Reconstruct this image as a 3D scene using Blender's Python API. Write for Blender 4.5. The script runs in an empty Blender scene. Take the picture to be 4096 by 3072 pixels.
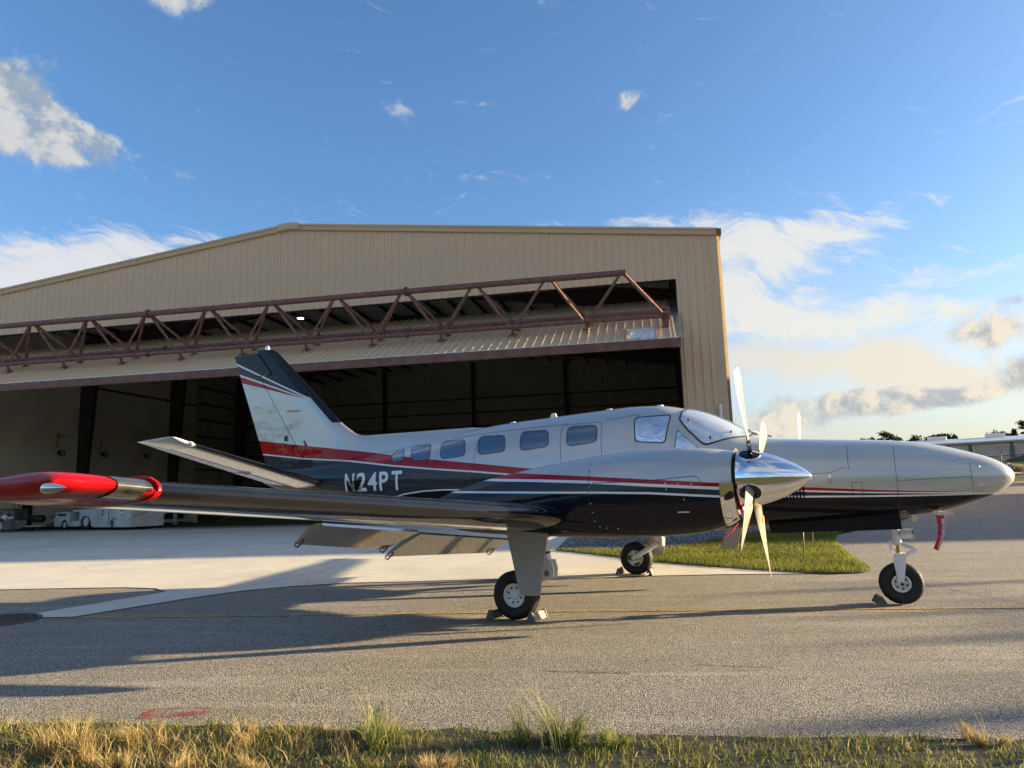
import bpy, bmesh, math, random
import numpy as np
from mathutils import Vector, Matrix
from mathutils.geometry import delaunay_2d_cdt
SC = bpy.context.scene
COL = SC.collection
rnd = random.Random(7)
nr = np.random.default_rng(11)
PI = math.pi
# ------------------------------------------------------------------ camera
CAM = Vector((3.7545, -9.5892, 1.373))
YAW, PITCH, ROLL, FPX = -0.4674, 0.1482, -0.0298, 2908.1
fwd = Vector((math.sin(YAW)*math.cos(PITCH), math.cos(YAW)*math.cos(PITCH), math.sin(PITCH)))
rt0 = Vector((math.cos(YAW), -math.sin(YAW), 0)); up0 = rt0.cross(fwd)
rgt = rt0*math.cos(ROLL)+up0*math.sin(ROLL); upv = up0*math.cos(ROLL)-rt0*math.sin(ROLL)
cd = bpy.data.cameras.new('camera'); cam = bpy.data.objects.new('camera', cd); COL.objects.link(cam)
cd.sensor_width = 36; cd.lens = 36*FPX/4096; cd.clip_start = .05; cd.clip_end = 4000
cam.matrix_world = Matrix(((rgt.x, upv.x, -fwd.x, CAM.x), (rgt.y, upv.y, -fwd.y, CAM.y), (rgt.z, upv.z, -fwd.z, CAM.z), (0, 0, 0, 1)))
SC.camera = cam
# ------------------------------------------------------------------ light and exposure
SUN_AZ, SUN_EL = math.radians(33), math.radians(10)       # direction towards the sun, measured from +X
sun_dir = Vector((math.cos(SUN_EL)*math.cos(SUN_AZ), math.cos(SUN_EL)*math.sin(SUN_AZ), math.sin(SUN_EL)))
sl = bpy.data.lights.new('sun', 'SUN'); sl.energy = 5.0; sl.angle = math.radians(.53); sl.color = (1.0, .78, .46)
so_ = bpy.data.objects.new('sun', sl); COL.objects.link(so_)
so_.rotation_euler = sun_dir.to_track_quat('Z', 'Y').to_euler(); so_.location = sun_dir*60
VS = SC.view_settings
SC.display_settings.display_device = 'sRGB'
VS.view_transform = 'Standard'; VS.look = 'None'; VS.gamma = 1; VS.use_curve_mapping = False
VS.exposure = 2.1
SKY_STRENGTH = 0.075
# ------------------------------------------------------------------ node helpers
class NT:
    def __init__(s, nt): s.nt = nt
    def n(s, t, **kw):
        x = s.nt.nodes.new(t)
        for k, v in kw.items(): setattr(x, k, v)
        return x
    def put(s, sock, v):
        if hasattr(v, 'is_output') or isinstance(v, bpy.types.NodeSocket): s.nt.links.new(v, sock)
        else:
            try: sock.default_value = v
            except Exception: sock.default_value = tuple(v)+(1,)
    def math(s, op, a, b=0.0, c=None, clamp=False):
        m = s.n('ShaderNodeMath', operation=op, use_clamp=clamp)
        s.put(m.inputs[0], a); s.put(m.inputs[1], b)
        if c is not None: s.put(m.inputs[2], c)
        return m.outputs[0]
    def dot(s, a, v):
        m = s.n('ShaderNodeVectorMath', operation='DOT_PRODUCT'); s.put(m.inputs[0], a); m.inputs[1].default_value = tuple(v)
        return m.outputs['Value']
    def vmul(s, a, v):
        m = s.n('ShaderNodeVectorMath', operation='MULTIPLY'); s.put(m.inputs[0], a); m.inputs[1].default_value = tuple(v)
        return m.outputs[0]
    def vadd(s, a, v):
        m = s.n('ShaderNodeVectorMath', operation='ADD'); s.put(m.inputs[0], a)
        if isinstance(v, (tuple, list, Vector)): m.inputs[1].default_value = tuple(v)
        else: s.put(m.inputs[1], v)
        return m.outputs[0]
    def noise(s, vec, scale, detail=3, rough=.55, dist=0.0, out=0):
        m = s.n('ShaderNodeTexNoise'); s.put(m.inputs['Vector'], vec); m.inputs['Scale'].default_value = scale
        m.inputs['Detail'].default_value = detail; m.inputs['Roughness'].default_value = rough; m.inputs['Distortion'].default_value = dist
        return m.outputs[out]
    def voro(s, vec, scale, feature='F1', out='Distance', rnd_=1.0):
        m = s.n('ShaderNodeTexVoronoi', feature=feature); s.put(m.inputs['Vector'], vec); m.inputs['Scale'].default_value = scale
        m.inputs['Randomness'].default_value = rnd_
        return m.outputs[out]
    def sm(s, x, a, b, lo=0.0, hi=1.0, interp='SMOOTHSTEP'):
        m = s.n('ShaderNodeMapRange', interpolation_type=interp); s.put(m.inputs[0], x)
        for i, v in zip((1, 2, 3, 4), (a, b, lo, hi)): s.put(m.inputs[i], v)
        return m.outputs[0]
    def mix(s, f, a, b, mode='MIX'):
        m = s.n('ShaderNodeMix', data_type='RGBA', blend_type=mode); s.put(m.inputs[0], f); s.put(m.inputs[6], a); s.put(m.inputs[7], b)
        return m.outputs[2]
    def mixf(s, f, a, b):
        m = s.n('ShaderNodeMix', data_type='FLOAT'); s.put(m.inputs[0], f); s.put(m.inputs[2], a); s.put(m.inputs[3], b)
        return m.outputs[0]
    def coord(s, which='Object'): return s.n('ShaderNodeTexCoord').outputs[which]
    def sep(s, v):
        m = s.n('ShaderNodeSeparateXYZ'); s.put(m.inputs[0], v); return m.outputs
    def comb(s, x, y, z):
        m = s.n('ShaderNodeCombineXYZ'); s.put(m.inputs[0], x); s.put(m.inputs[1], y); s.put(m.inputs[2], z); return m.outputs[0]
    def bump(s, h, strength=.3, dist=.01):
        m = s.n('ShaderNodeBump'); s.put(m.inputs['Height'], h); m.inputs['Strength'].default_value = strength; m.inputs['Distance'].default_value = dist
        return m.outputs[0]
    def curve(s, x, pts):
        """piecewise-linear function of x through pts"""
        xs = [p[0] for p in pts]; zs = [p[1] for p in pts]; x0, x1 = min(xs), max(xs); z0, z1 = min(zs), max(zs)+1e-6
        t = s.sm(x, x0, x1, interp='LINEAR')
        c = s.n('ShaderNodeFloatCurve'); s.put(c.inputs['Value'], t); cu = c.mapping.curves[0]
        P = sorted(((a-x0)/(x1-x0), (b-z0)/(z1-z0)) for a, b in pts)
        while len(cu.points) < len(P): cu.points.new(.5, .5)
        for q, (a, b) in zip(cu.points, P): q.location = (a, b); q.handle_type = 'VECTOR'
        c.mapping.update()
        return s.math('MULTIPLY_ADD', c.outputs[0], z1-z0, z0)
def new_mat(name):
    m = bpy.data.materials.new(name); m.use_nodes = True; nt = m.node_tree
    b = nt.nodes.get('Principled BSDF')
    return m, NT(nt), b
def rgb(c): return (c[0], c[1], c[2], 1)
def mat(name, color, rough=.5, metal=0.0, coat=0.0, var=.12, scale=6.0, bump=0.0, bscale=60.0, spec=.5, coord='Object', coat_rough=.03):
    m, T, b = new_mat(name); co = T.coord(coord)
    if var:
        f = T.noise(co, scale, 4)
        lo = tuple(c*(1-var*1.6) for c in color); hi = tuple(min(1, c*(1+var*1.6)) for c in color)
        T.put(b.inputs['Base Color'], T.mix(T.sm(f, .3, .7), rgb(lo), rgb(hi)))
        T.put(b.inputs['Roughness'], T.sm(T.noise(co, scale*2.3, 3), .3, .7, max(0, rough*(1-.25)), min(1, rough*1.2)))
    else:
        b.inputs['Base Color'].default_value = rgb(color); b.inputs['Roughness'].default_value = rough
    b.inputs['Metallic'].default_value = metal; b.inputs['Coat Weight'].default_value = coat; b.inputs['Coat Roughness'].default_value = coat_rough
    b.inputs['Specular IOR Level'].default_value = spec
    if bump: T.put(b.inputs['Normal'], T.bump(T.noise(co, bscale, 3), bump, .004))
    return m
# ------------------------------------------------------------------ mesh helpers
OFF = {}
class MB:
    """collects shapes in world coordinates and links them as ONE mesh object"""
    def __init__(s): s.v = []; s.f = []; s.mi = []; s.cur = 0
    def add(s, vs, fs):
        k = len(s.v); s.v.extend([tuple(p) for p in vs])
        for f in fs: s.f.append(tuple(i+k for i in f)); s.mi.append(s.cur)
        return s
    def box(s, c, d, ax=None):
        ax = ax or (Vector((1, 0, 0)), Vector((0, 1, 0)), Vector((0, 0, 1))); c = Vector(c)
        vs = [c+ax[0]*(d[0]/2*i)+ax[1]*(d[1]/2*j)+ax[2]*(d[2]/2*k) for i in (-1, 1) for j in (-1, 1) for k in (-1, 1)]
        return s.add(vs, [(0, 1, 3, 2), (4, 6, 7, 5), (0, 4, 5, 1), (2, 3, 7, 6), (0, 2, 6, 4), (1, 5, 7, 3)])
    def bar(s, p, q, w, h, up=(0, 0, 1)):
        p, q = Vector(p), Vector(q); d = (q-p); L = d.length; d.normalize(); u = Vector(up)
        if abs(d.dot(u)) > .99: u = Vector((1, 0, 0))
        a = d.cross(u).normalized(); b = a.cross(d)
        return s.box((p+q)/2, (L, w, h), (d, a, b))
    def tube(s, p, q, r0, r1=None, n=12, caps=True):
        r1 = r0 if r1 is None else r1; p, q = Vector(p), Vector(q); d = (q-p).normalized()
        u = Vector((0, 0, 1)) if abs(d.z) < .9 else Vector((1, 0, 0)); a = d.cross(u).normalized(); b = d.cross(a)
        vs = []
        for i in range(n):
            t = 2*PI*i/n; e = a*math.cos(t)+b*math.sin(t); vs += [p+e*r0, q+e*r1]
        fs = [(2*i, 2*((i+1) % n), 2*((i+1) % n)+1, 2*i+1) for i in range(n)]
        if caps: fs += [tuple(2*i for i in range(n))[::-1], tuple(2*i+1 for i in range(n))]
        return s.add(vs, fs)
    def path(s, pts, r, n=8):
        for a, b in zip(pts[:-1], pts[1:]): s.tube(a, b, r, r, n)
        return s
    def sweep(s, pts, r, n=8):
        pts = [Vector(p) for p in pts]; vs = []; m = len(pts)
        for i, p in enumerate(pts):
            d = (pts[min(i+1, m-1)]-pts[max(i-1, 0)]).normalized(); u = Vector((0, 0, 1)) if abs(d.z) < .95 else Vector((1, 0, 0))
            a = d.cross(u).normalized(); b = d.cross(a); rr = r[i] if isinstance(r, (list, tuple)) else r
            vs += [p+(a*math.cos(2*PI*j/n)+b*math.sin(2*PI*j/n))*rr for j in range(n)]
        fs = [(i*n+j, i*n+(j+1) % n, (i+1)*n+(j+1) % n, (i+1)*n+j) for i in range(m-1) for j in range(n)]
        fs += [tuple(range(n))[::-1], tuple(range((m-1)*n, m*n))]
        return s.add(vs, fs)
    def lathe(s, prof, o, d, n=32, up=(0, 0, 1)):
        """prof: (distance along d, radius)"""
        o, d = Vector(o), Vector(d).normalized(); u = Vector(up)
        if abs(d.dot(u)) > .95: u = Vector((1, 0, 0))
        a = d.cross(u).normalized(); b = d.cross(a); m = len(prof)
        vs = [o+d*h+(a*math.cos(2*PI*j/n)+b*math.sin(2*PI*j/n))*r for h, r in prof for j in range(n)]
        fs = [(i*n+j, i*n+(j+1) % n, (i+1)*n+(j+1) % n, (i+1)*n+j) for i in range(m-1) for j in range(n)]
        return s.add(vs, fs)
    def prism(s, poly, vec):
        n = len(poly); vec = Vector(vec); vs = [Vector(p) for p in poly]+[Vector(p)+vec for p in poly]
        return s.add(vs, [tuple(range(n))[::-1], tuple(range(n, 2*n))]+[(i, (i+1) % n, n+(i+1) % n, n+i) for i in range(n)])
    def grid(s, rows, closed=False, capends=False):
        m, n = len(rows), len(rows[0]); vs = [p for r in rows for p in r]
        fs = [(i*n+j, i*n+(j+1) % n, (i+1)*n+(j+1) % n, (i+1)*n+j) for i in range(m-1) for j in range(n if closed else n-1)]
        if capends: fs += [tuple(range(n))[::-1], tuple(range((m-1)*n, m*n))]
        return s.add(vs, fs)
    def ball(s, c, r, n=10, m=7, sc=(1, 1, 1)):
        c = Vector(c); rows = []
        for i in range(m+1):
            t = PI*i/m
            rows.append([c+Vector((math.sin(t)*math.cos(2*PI*j/n)*sc[0], math.sin(t)*math.sin(2*PI*j/n)*sc[1], math.cos(t)*sc[2]))*r for j in range(n)])
        return s.grid(rows, True)
    def build(s, name, mats, parent=None, smooth=None, fix=True, merge=False):
        if not isinstance(mats, (list, tuple)): mats = [mats]
        me = bpy.data.meshes.new(name); off = OFF.get(parent.name, Vector()) if parent else Vector()
        vs = np.array(s.v, dtype=float).reshape(-1, 3)-np.array(off)
        me.from_pydata([tuple(p) for p in vs], [], s.f)
        for m in mats: me.materials.append(m)
        if len(mats) > 1: me.polygons.foreach_set('material_index', s.mi)
        if fix or merge:
            bm = bmesh.new(); bm.from_mesh(me)
            if merge: bmesh.ops.remove_doubles(bm, verts=bm.verts, dist=1e-5)
            if fix: bmesh.ops.recalc_face_normals(bm, faces=bm.faces)
            bm.to_mesh(me); bm.free()
        if smooth is not None:
            me.polygons.foreach_set('use_smooth', [True]*len(me.polygons))
            if smooth < 180: me.set_sharp_from_angle(angle=math.radians(smooth))
        me.update()
        o = bpy.data.objects.new(name, me); COL.objects.link(o)
        if parent: o.parent = parent; OFF[o.name] = off
        return o
def tag(o, label=None, cat=None, group=None, kind=None):
    for k, v in (('label', label), ('category', cat), ('group', group), ('kind', kind)):
        if v: o[k] = v
    return o
def thing(name, label, cat, loc=(0, 0, 0), group=None):
    o = bpy.data.objects.new(name, None); COL.objects.link(o); o.location = loc; o.empty_display_size = .2
    OFF[o.name] = Vector(loc); return tag(o, label, cat, group)
def part(name, parent):
    o = bpy.data.objects.new(name, None); COL.objects.link(o); o.parent = parent; OFF[o.name] = OFF[parent.name]; o.empty_display_size = .1
    return o
def fast_mesh(name, V, F, mats, k=3, parent=None, mi=None, smooth=False, cols=None):
    """numpy arrays to a mesh of k-gons"""
    V = np.asarray(V, np.float32); F = np.asarray(F, np.int32)
    if parent: V = V-np.array(OFF[parent.name], np.float32)
    me = bpy.data.meshes.new(name); me.vertices.add(len(V)); me.vertices.foreach_set('co', V.ravel())
    me.loops.add(F.size); me.loops.foreach_set('vertex_index', F.ravel())
    me.polygons.add(len(F)); me.polygons.foreach_set('loop_start', np.arange(0, F.size, k, dtype=np.int32))
    for m in (mats if isinstance(mats, (list, tuple)) else [mats]): me.materials.append(m)
    if mi is not None: me.polygons.foreach_set('material_index', np.asarray(mi, np.int32))
    me.update(calc_edges=True); me.validate()
    if smooth: me.polygons.foreach_set('use_smooth', [True]*len(me.polygons))
    if cols is not None:
        a = me.attributes.new('tint', 'FLOAT', 'POINT'); a.data.foreach_set('value', np.asarray(cols, np.float32))
    o = bpy.data.objects.new(name, me); COL.objects.link(o)
    if parent: o.parent = parent; OFF[o.name] = OFF[parent.name]
    return o
def cdt(poly, step=None, holes=(), grid_axes=None):
    """triangulate a 2-D polygon with inner grid points; returns points, triangles"""
    P = [Vector((p[0], p[1])) for p in poly]; E = [(i, (i+1) % len(P)) for i in range(len(P))]
    for h in holes:
        k = len(P); P += [Vector((p[0], p[1])) for p in h]; E += [(k+i, k+(i+1) % len(h)) for i in range(len(h))]
    if step:
        sx, sy = step if isinstance(step, (tuple, list)) else (step, step)
        x0 = min(p.x for p in P); x1 = max(p.x for p in P); y0 = min(p.y for p in P); y1 = max(p.y for p in P)
        rings = [poly]+list(holes)
        def inside(x, y):
            c = False
            for R in rings:
                n = len(R)
                for i in range(n):
                    a, b = R[i], R[(i+1) % n]
                    if (a[1] > y) != (b[1] > y) and x < (b[0]-a[0])*(y-a[1])/(b[1]-a[1])+a[0]: c = not c
            return c
        i = 0
        x = x0+sx*.5
        while x < x1:
            y = y0+sy*.5
            while y < y1:
                if inside(x, y): P.append(Vector((x, y)))
                y += sy
            x += sx
    r = delaunay_2d_cdt(P, E, [], 2 if holes else 1, 1e-6)
    return [(p.x, p.y) for p in r[0]], [tuple(f) for f in r[2]]
def rounded(pts, r, n=4):
    """round the corners of a 2-D polygon"""
    out = []; m = len(pts)
    for i in range(m):
        p0, p, p1 = (Vector(pts[(i-1) % m]), Vector(pts[i]), Vector(pts[(i+1) % m]))
        a = (p0-p); b = (p1-p); rr = min(r, a.length*.45, b.length*.45); A = p+a.normalized()*rr; B = p+b.normalized()*rr
        for k in range(n+1):
            t = k/n; q = A*(1-t)**2+p*2*t*(1-t)+B*t*t; out.append((q.x, q.y))
    return out
# ------------------------------------------------------------------ sky
W = bpy.data.worlds.new('World'); SC.world = W; W.use_nodes = True
T = NT(W.node_tree)
for x in list(W.node_tree.nodes): W.node_tree.nodes.remove(x)
wo = T.n('ShaderNodeOutputWorld')
sky = T.n('ShaderNodeTexSky', sky_type='NISHITA'); sky.sun_disc = False; sky.sun_elevation = SUN_EL
sky.sun_rotation = math.radians(90)-SUN_AZ
sky.air_density = 1.0; sky.dust_density = 1.8; sky.ozone_density = 4.2; sky.altitude = 10
D = T.coord('Generated')
def pxdir(x, y): return (fwd+rgt*((x-2048)/FPX)-upv*((y-1536)/FPX)).normalized()
KC = 1/2**VS.exposure
nA = T.noise(D, 13.0, 10, .62, .25)                 # puffs
nS = T.noise(T.vadd(D, tuple(sun_dir*.012+Vector((0, 0, .010)))), 13.0, 10, .62, .25)
warp = T.noise(D, 3.2, 3, .5, 0, 1)
e_h = rgt; e_v = Vector((0, 0, 1))
Dw = T.vadd(D, T.vmul(T.vadd(warp, (-.5, -.5, -.5)), (.22, .22, .22)))
ca, sa = math.cos(math.radians(-14)), math.sin(math.radians(-14))
s1 = T.dot(Dw, e_h*ca+e_v*sa); s2 = T.dot(Dw, e_v*ca-e_h*sa)
nC = T.noise(T.comb(T.math('MULTIPLY', s1, 4.5), T.math('MULTIPLY', s2, 15.0), T.dot(Dw, fwd)), 3.4, 10, .66, .35)   # wisps
def blob(x, y, sx, sy, rot=0, amp=1.0):
    d0 = pxdir(x, y); e1 = rgt-d0*rgt.dot(d0); e1.normalize(); e2 = d0.cross(e1)*-1
    if e2.z < 0: e2 = -e2
    c, s = math.cos(math.radians(rot)), math.sin(math.radians(rot)); a = e1*c+e2*s; b = e2*c-e1*s
    w = T.math('MAXIMUM', T.dot(D, d0), .05)
    u = T.math('DIVIDE', T.dot(D, a), T.math('MULTIPLY', w, sx/FPX)); v = T.math('DIVIDE', T.dot(D, b), T.math('MULTIPLY', w, sy/FPX))
    r = T.math('ADD', T.math('MULTIPLY', u, u), T.math('MULTIPLY', v, v))
    g = T.math('MULTIPLY', T.math('POWER', 2.718, T.math('MULTIPLY', r, -.5)), amp)
    return g
def union(bs):
    o = bs[0]
    for b in bs[1:]: o = T.math('ADD', o, b)
    return T.math('MINIMUM', o, 1.15)
cum = union([blob(-60, 400, 170, 120, -20), blob(120, 480, 150, 62, -34, .95), blob(250, 560, 150, 48, -34, .8), blob(360, 540, 80, 26, -15, .6), blob(720, -25, 130, 55, -8, .85),
             blob(2545, 390, 70, 38, 5, .72), blob(2030, 752, 40, 30, 20, .5),
             blob(3420, 1612, 230, 40, -2, 1.05), blob(3140, 1690, 160, 40, -3, 1.0), blob(3600, 1590, 110, 26, 0, .9), blob(3990, 1320, 130, 46, 18, 1.0), blob(4110, 1470, 90, 40, 10, .9),
             blob(3920, 1570, 110, 26, 8, .65), blob(4070, 1190, 80, 22, 14, .7)])
band = union([blob(3250, 1450, 420, 60, -4, .85), blob(3560, 1420, 110, 50, 0, .6), blob(3900, 1540, 260, 45, -6, .55)])
cir = union([blob(260, 1000, 420, 55, 4, .85), blob(160, 1100, 330, 60, 6, .85), blob(3220, 960, 270, 75, 12, .85), blob(2960, 1110, 150, 130, 0, .95), blob(3600, 1265, 560, 42, 2, .75),
             blob(2620, 900, 260, 35, 0, .6), blob(3700, 1130, 160, 60, 12, .6), blob(3150, 1300, 300, 60, -8, .6), blob(1600, 430, 34, 190, 26, .42)])
# unseen cloud over the rest of the sky, thickened and warmed to add fill light
pz = T.sep(D)[2]
away = T.sm(T.dot(D, fwd), .55, .78, 1, 0)
pl = T.math('MAXIMUM', T.math('ADD', pz, .10), .04)
plan = T.comb(T.math('DIVIDE', T.sep(D)[0], pl), T.math('DIVIDE', T.sep(D)[1], pl), .3)
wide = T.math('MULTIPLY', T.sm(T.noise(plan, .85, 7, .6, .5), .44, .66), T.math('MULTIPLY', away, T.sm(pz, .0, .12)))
dcum = T.sm(T.math('ADD', cum, T.math('MULTIPLY', T.math('SUBTRACT', nA, .5), 2.6)), .50, 1.02)
dband = T.sm(T.math('ADD', T.math('MULTIPLY', band, .95), T.math('MULTIPLY', T.math('SUBTRACT', nA, .5), 1.5)), .28, .95, 0, .85)
dcir = T.math('MULTIPLY', T.sm(T.math('ADD', cir, T.math('MULTIPLY', T.math('SUBTRACT', nC, .5), 2.9)), .30, 1.15), .85)
lit = T.sm(T.math('SUBTRACT', nA, nS), -.07, .09)
dir_sun = T.sm(T.dot(D, Vector((sun_dir.x, sun_dir.y, 0)).normalized()), -.2, .75)
white = T.mix(dir_sun, rgb((.66*KC, .67*KC, .68*KC)), rgb((.93*KC, .84*KC, .68*KC)))
grey = T.mix(dir_sun, rgb((.33*KC, .41*KC, .52*KC)), rgb((.50*KC, .53*KC, .56*KC)))
ccol = T.mix(lit, grey, white)
bs = T.n('ShaderNodeBackground'); T.put(bs.inputs[0], sky.outputs[0]); bs.inputs[1].default_value = SKY_STRENGTH
def layer(prev, col, dens):
    b = T.n('ShaderNodeBackground'); T.put(b.inputs[0], col); m = T.n('ShaderNodeMixShader')
    T.put(m.inputs[0], dens); T.put(m.inputs[1], prev); T.put(m.inputs[2], b.outputs[0]); return m.outputs[0]
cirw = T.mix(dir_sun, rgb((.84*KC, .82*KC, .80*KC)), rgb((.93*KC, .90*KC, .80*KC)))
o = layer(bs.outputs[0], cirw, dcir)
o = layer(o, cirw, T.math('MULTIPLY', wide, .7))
hz = T.math('MULTIPLY', union([blob(3500, 1600, 1100, 150, -2, .75), blob(3100, 1270, 420, 200, 0, .38), blob(4000, 1290, 420, 110, 6, .4)]), T.sm(T.noise(T.vmul(Dw, (1, 1, 3)), 3.0, 5, .55), .25, .75, .35, .8))
o = layer(o, cirw, hz)
lowc = T.mix(dir_sun, rgb((.70*KC, .73*KC, .74*KC)), rgb((.90*KC, .80*KC, .58*KC)))
o = layer(o, lowc, T.math('MULTIPLY', T.sm(pz, -.02, .13, .8, 0), T.sm(dir_sun, .15, .8)))
o = layer(o, white, dband)
o = layer(o, ccol, dcum)
T.put(wo.inputs[0], o)
W.cycles.sampling_method = 'MANUAL'; W.cycles.sample_map_resolution = 1024
# ------------------------------------------------------------------ materials
M = {}
def stone_surface(name, a, b, dark, vs, rough=.9, stain=(.5, .35), bumpd=.004, patch=.18, bstr=.5):
    """asphalt or concrete: aggregate grain, broad stains and a fine relief"""
    m, T, bs = new_mat(name); co = T.coord('Object')
    v = T.voro(co, vs, out='Color'); g = T.sep(v)[0]; dd = T.voro(co, vs)
    c = T.mix(T.sm(g, .1, .9), rgb(a), rgb(b)); c = T.mix(T.sm(dd, .35, .62), c, rgb(dark))
    big = T.noise(co, .45, 5, .6); c = T.mix(T.sm(big, .38, .66, 0, patch), c, rgb(tuple(x*.55 for x in a)))
    streak = T.noise(T.comb(T.dot(co, (.235, .086, 0)), T.dot(co, (-.75, 2.07, 0)), 0.0), 1.4, 6, .65, .5); c = T.mix(T.sm(streak, .5, .75, 0, patch*.9), c, rgb(tuple(min(1, x*1.35) for x in b)))
    v_ = T.dot(co, (-.34, .94, 0)); u_ = T.dot(co, (.94, .34, 0)); wob = T.math('MULTIPLY', T.math('SUBTRACT', T.noise(co, .8, 4, .6), .5), .9)
    for cv, wd_, am, lo in ((-4.25, .38, .34, -1.5), (-2.75, .16, .22, -9), (-1.1, .14, .20, -9), (-5.6, .25, .16, -9)):
        e = T.math('ABSOLUTE', T.math('ADD', T.math('SUBTRACT', v_, cv), wob)); k = T.math('MULTIPLY', T.sm(e, wd_*.3, wd_*1.6, am, 0), T.sm(T.noise(T.comb(T.math('MULTIPLY', u_, .35), T.math('MULTIPLY', v_, 2.0), 0.0), 1.3, 4, .65), .38, .62)); c = T.mix(T.math('MULTIPLY', k, T.sm(u_, lo, lo+2.5)), c, rgb(tuple(x*.42 for x in a)))
    oil = T.sm(T.noise(co, 2.6, 3, .5), .70, .76, 0, .45); c = T.mix(oil, c, rgb(tuple(x*.35 for x in a)))
    T.put(bs.inputs['Base Color'], c); bs.inputs['Roughness'].default_value = rough; bs.inputs['Specular IOR Level'].default_value = .25
    h = T.math('ADD', T.math('MULTIPLY', dd, -1.0), T.math('MULTIPLY', T.noise(co, vs*.3, 3), .6))
    T.put(bs.inputs['Normal'], T.bump(h, bstr, bumpd)); return m
M['asphalt'] = stone_surface('asphalt', (.26, .24, .207), (.56, .51, .43), (.085, .078, .068), 105, bumpd=.006, bstr=.75)
M['asphalt_far'] = stone_surface('old asphalt', (.16, .15, .14), (.36, .335, .31), (.06, .055, .052), 70, bumpd=.008, bstr=.6)
def concrete():
    m, T, bs = new_mat('concrete'); co = T.coord('Object')
    c = T.mix(T.noise(co, 1.1, 6, .6), rgb((.50, .465, .395)), rgb((.70, .655, .56)))
    br = T.noise(T.vmul(co, (.5, 4, 1)), 5, 6, .65, 1.2); c = T.mix(T.sm(br, .45, .75, 0, .45), c, rgb((.40, .38, .35)))
    st = T.noise(co, .35, 5, .6); c = T.mix(T.sm(st, .5, .72, 0, .35), c, rgb((.34, .32, .29)))
    cr = T.voro(T.vadd(co, T.vmul(T.noise(co, 1.5, 3, .5, 0, 1), (.5, .5, 0))), .22, 'DISTANCE_TO_EDGE'); c = T.mix(T.sm(cr, .0, .008, .22, 0), c, rgb((.12, .11, .10)))
    T.put(bs.inputs['Base Color'], c); bs.inputs['Roughness'].default_value = .85; bs.inputs['Specular IOR Level'].default_value = .3
    T.put(bs.inputs['Normal'], T.bump(br, .3, .004)); return m
M['concrete'] = concrete()
def soil():
    m, T, bs = new_mat('field grass'); co = T.coord('Object')
    c = T.mix(T.sm(T.noise(co, .09, 6, .65), .35, .65), rgb((.055, .075, .02)), rgb((.15, .13, .05)))
    c = T.mix(T.sm(T.noise(co, 9, 4, .7), .35, .7), c, rgb((.03, .032, .012)))
    T.put(bs.inputs['Base Color'], c); bs.inputs['Roughness'].default_value = .95; bs.inputs['Specular IOR Level'].default_value = .1
    T.put(bs.inputs['Normal'], T.bump(T.noise(co, 30, 4), .8, .03)); return m
M['field'] = soil()
def tinted(name, ramp, rough=.75, trans=.0, spec=.25):
    """colour from the per-vertex 'tint' of each leaf, blade or stone (its own colour, not light)"""
    m, T, bs = new_mat(name); a = T.n('ShaderNodeAttribute', attribute_name='tint').outputs['Fac']
    r = T.n('ShaderNodeValToRGB'); T.put(r.inputs[0], a); els = r.color_ramp.elements
    while len(els) < len(ramp): els.new(.5)
    for e, (p, c) in zip(els, ramp): e.position = p; e.color = rgb(c)
    T.put(bs.inputs['Base Color'], r.outputs[0]); bs.inputs['Roughness'].default_value = rough; bs.inputs['Specular IOR Level'].default_value = spec
    if trans:
        tl = T.n('ShaderNodeBsdfTranslucent'); T.put(tl.inputs[0], r.outputs[0]); mx = T.n('ShaderNodeMixShader'); mx.inputs[0].default_value = trans
        T.put(mx.inputs[1], bs.outputs[0]); T.put(mx.inputs[2], tl.outputs[0])
        out = [x for x in T.nt.nodes if x.type == 'OUTPUT_MATERIAL'][0]; T.nt.links.new(mx.outputs[0], out.inputs[0])
    return m
M['lawn'] = tinted('lawn blades', [(0, (.06, .075, .014)), (.5, (.13, .15, .022)), (1, (.27, .25, .06))], .6, .45)
M['verge'] = tinted('verge blades', [(0, (.04, .06, .012)), (.45, (.10, .14, .025)), (.7, (.22, .20, .06)), (1, (.42, .33, .15))], .65, .4)
M['straw'] = tinted('dry grass', [(0, (.16, .13, .04)), (.5, (.36, .27, .12)), (1, (.55, .43, .23))], .6, .4)
M['green_tuft'] = tinted('green grass tuft', [(0, (.05, .085, .015)), (.6, (.14, .18, .04)), (1, (.45, .38, .18))], .6, .4)
M['gravel'] = tinted('gravel stone', [(0, (.07, .075, .085)), (.6, (.19, .20, .22)), (1, (.42, .42, .42))], .85)
M['leaf'] = tinted('tree leaves', [(0, (.012, .022, .008)), (.6, (.035, .055, .016)), (1, (.075, .095, .03))], .7, .25)
M['bark'] = mat('bark', (.10, .075, .055), .9, scale=12, bump=.5, bscale=40)
M['beige_metal'] = mat('beige wall sheet', (.66, .475, .30), .32, var=.0, spec=.6)
M['bronze_trim'] = mat('bronze corner trim', (.20, .14, .07), .85, var=.05, spec=.05)
M['beige_trim'] = mat('beige trim', (.58, .43, .275), .45, var=.0)
M['tan_roof'] = mat('galvanised roof', (.42, .41, .38), .4, .3)
M['liner'] = mat('tan liner board', (.62, .56, .45), .8, var=.06, scale=.6)
M['inner_sheet'] = mat('inner wall sheet', (.40, .38, .34), .6)
M['red_steel'] = mat('red oxide steel', (.16, .075, .06), .5, var=.22, scale=9, bump=.15, bscale=50)
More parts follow.
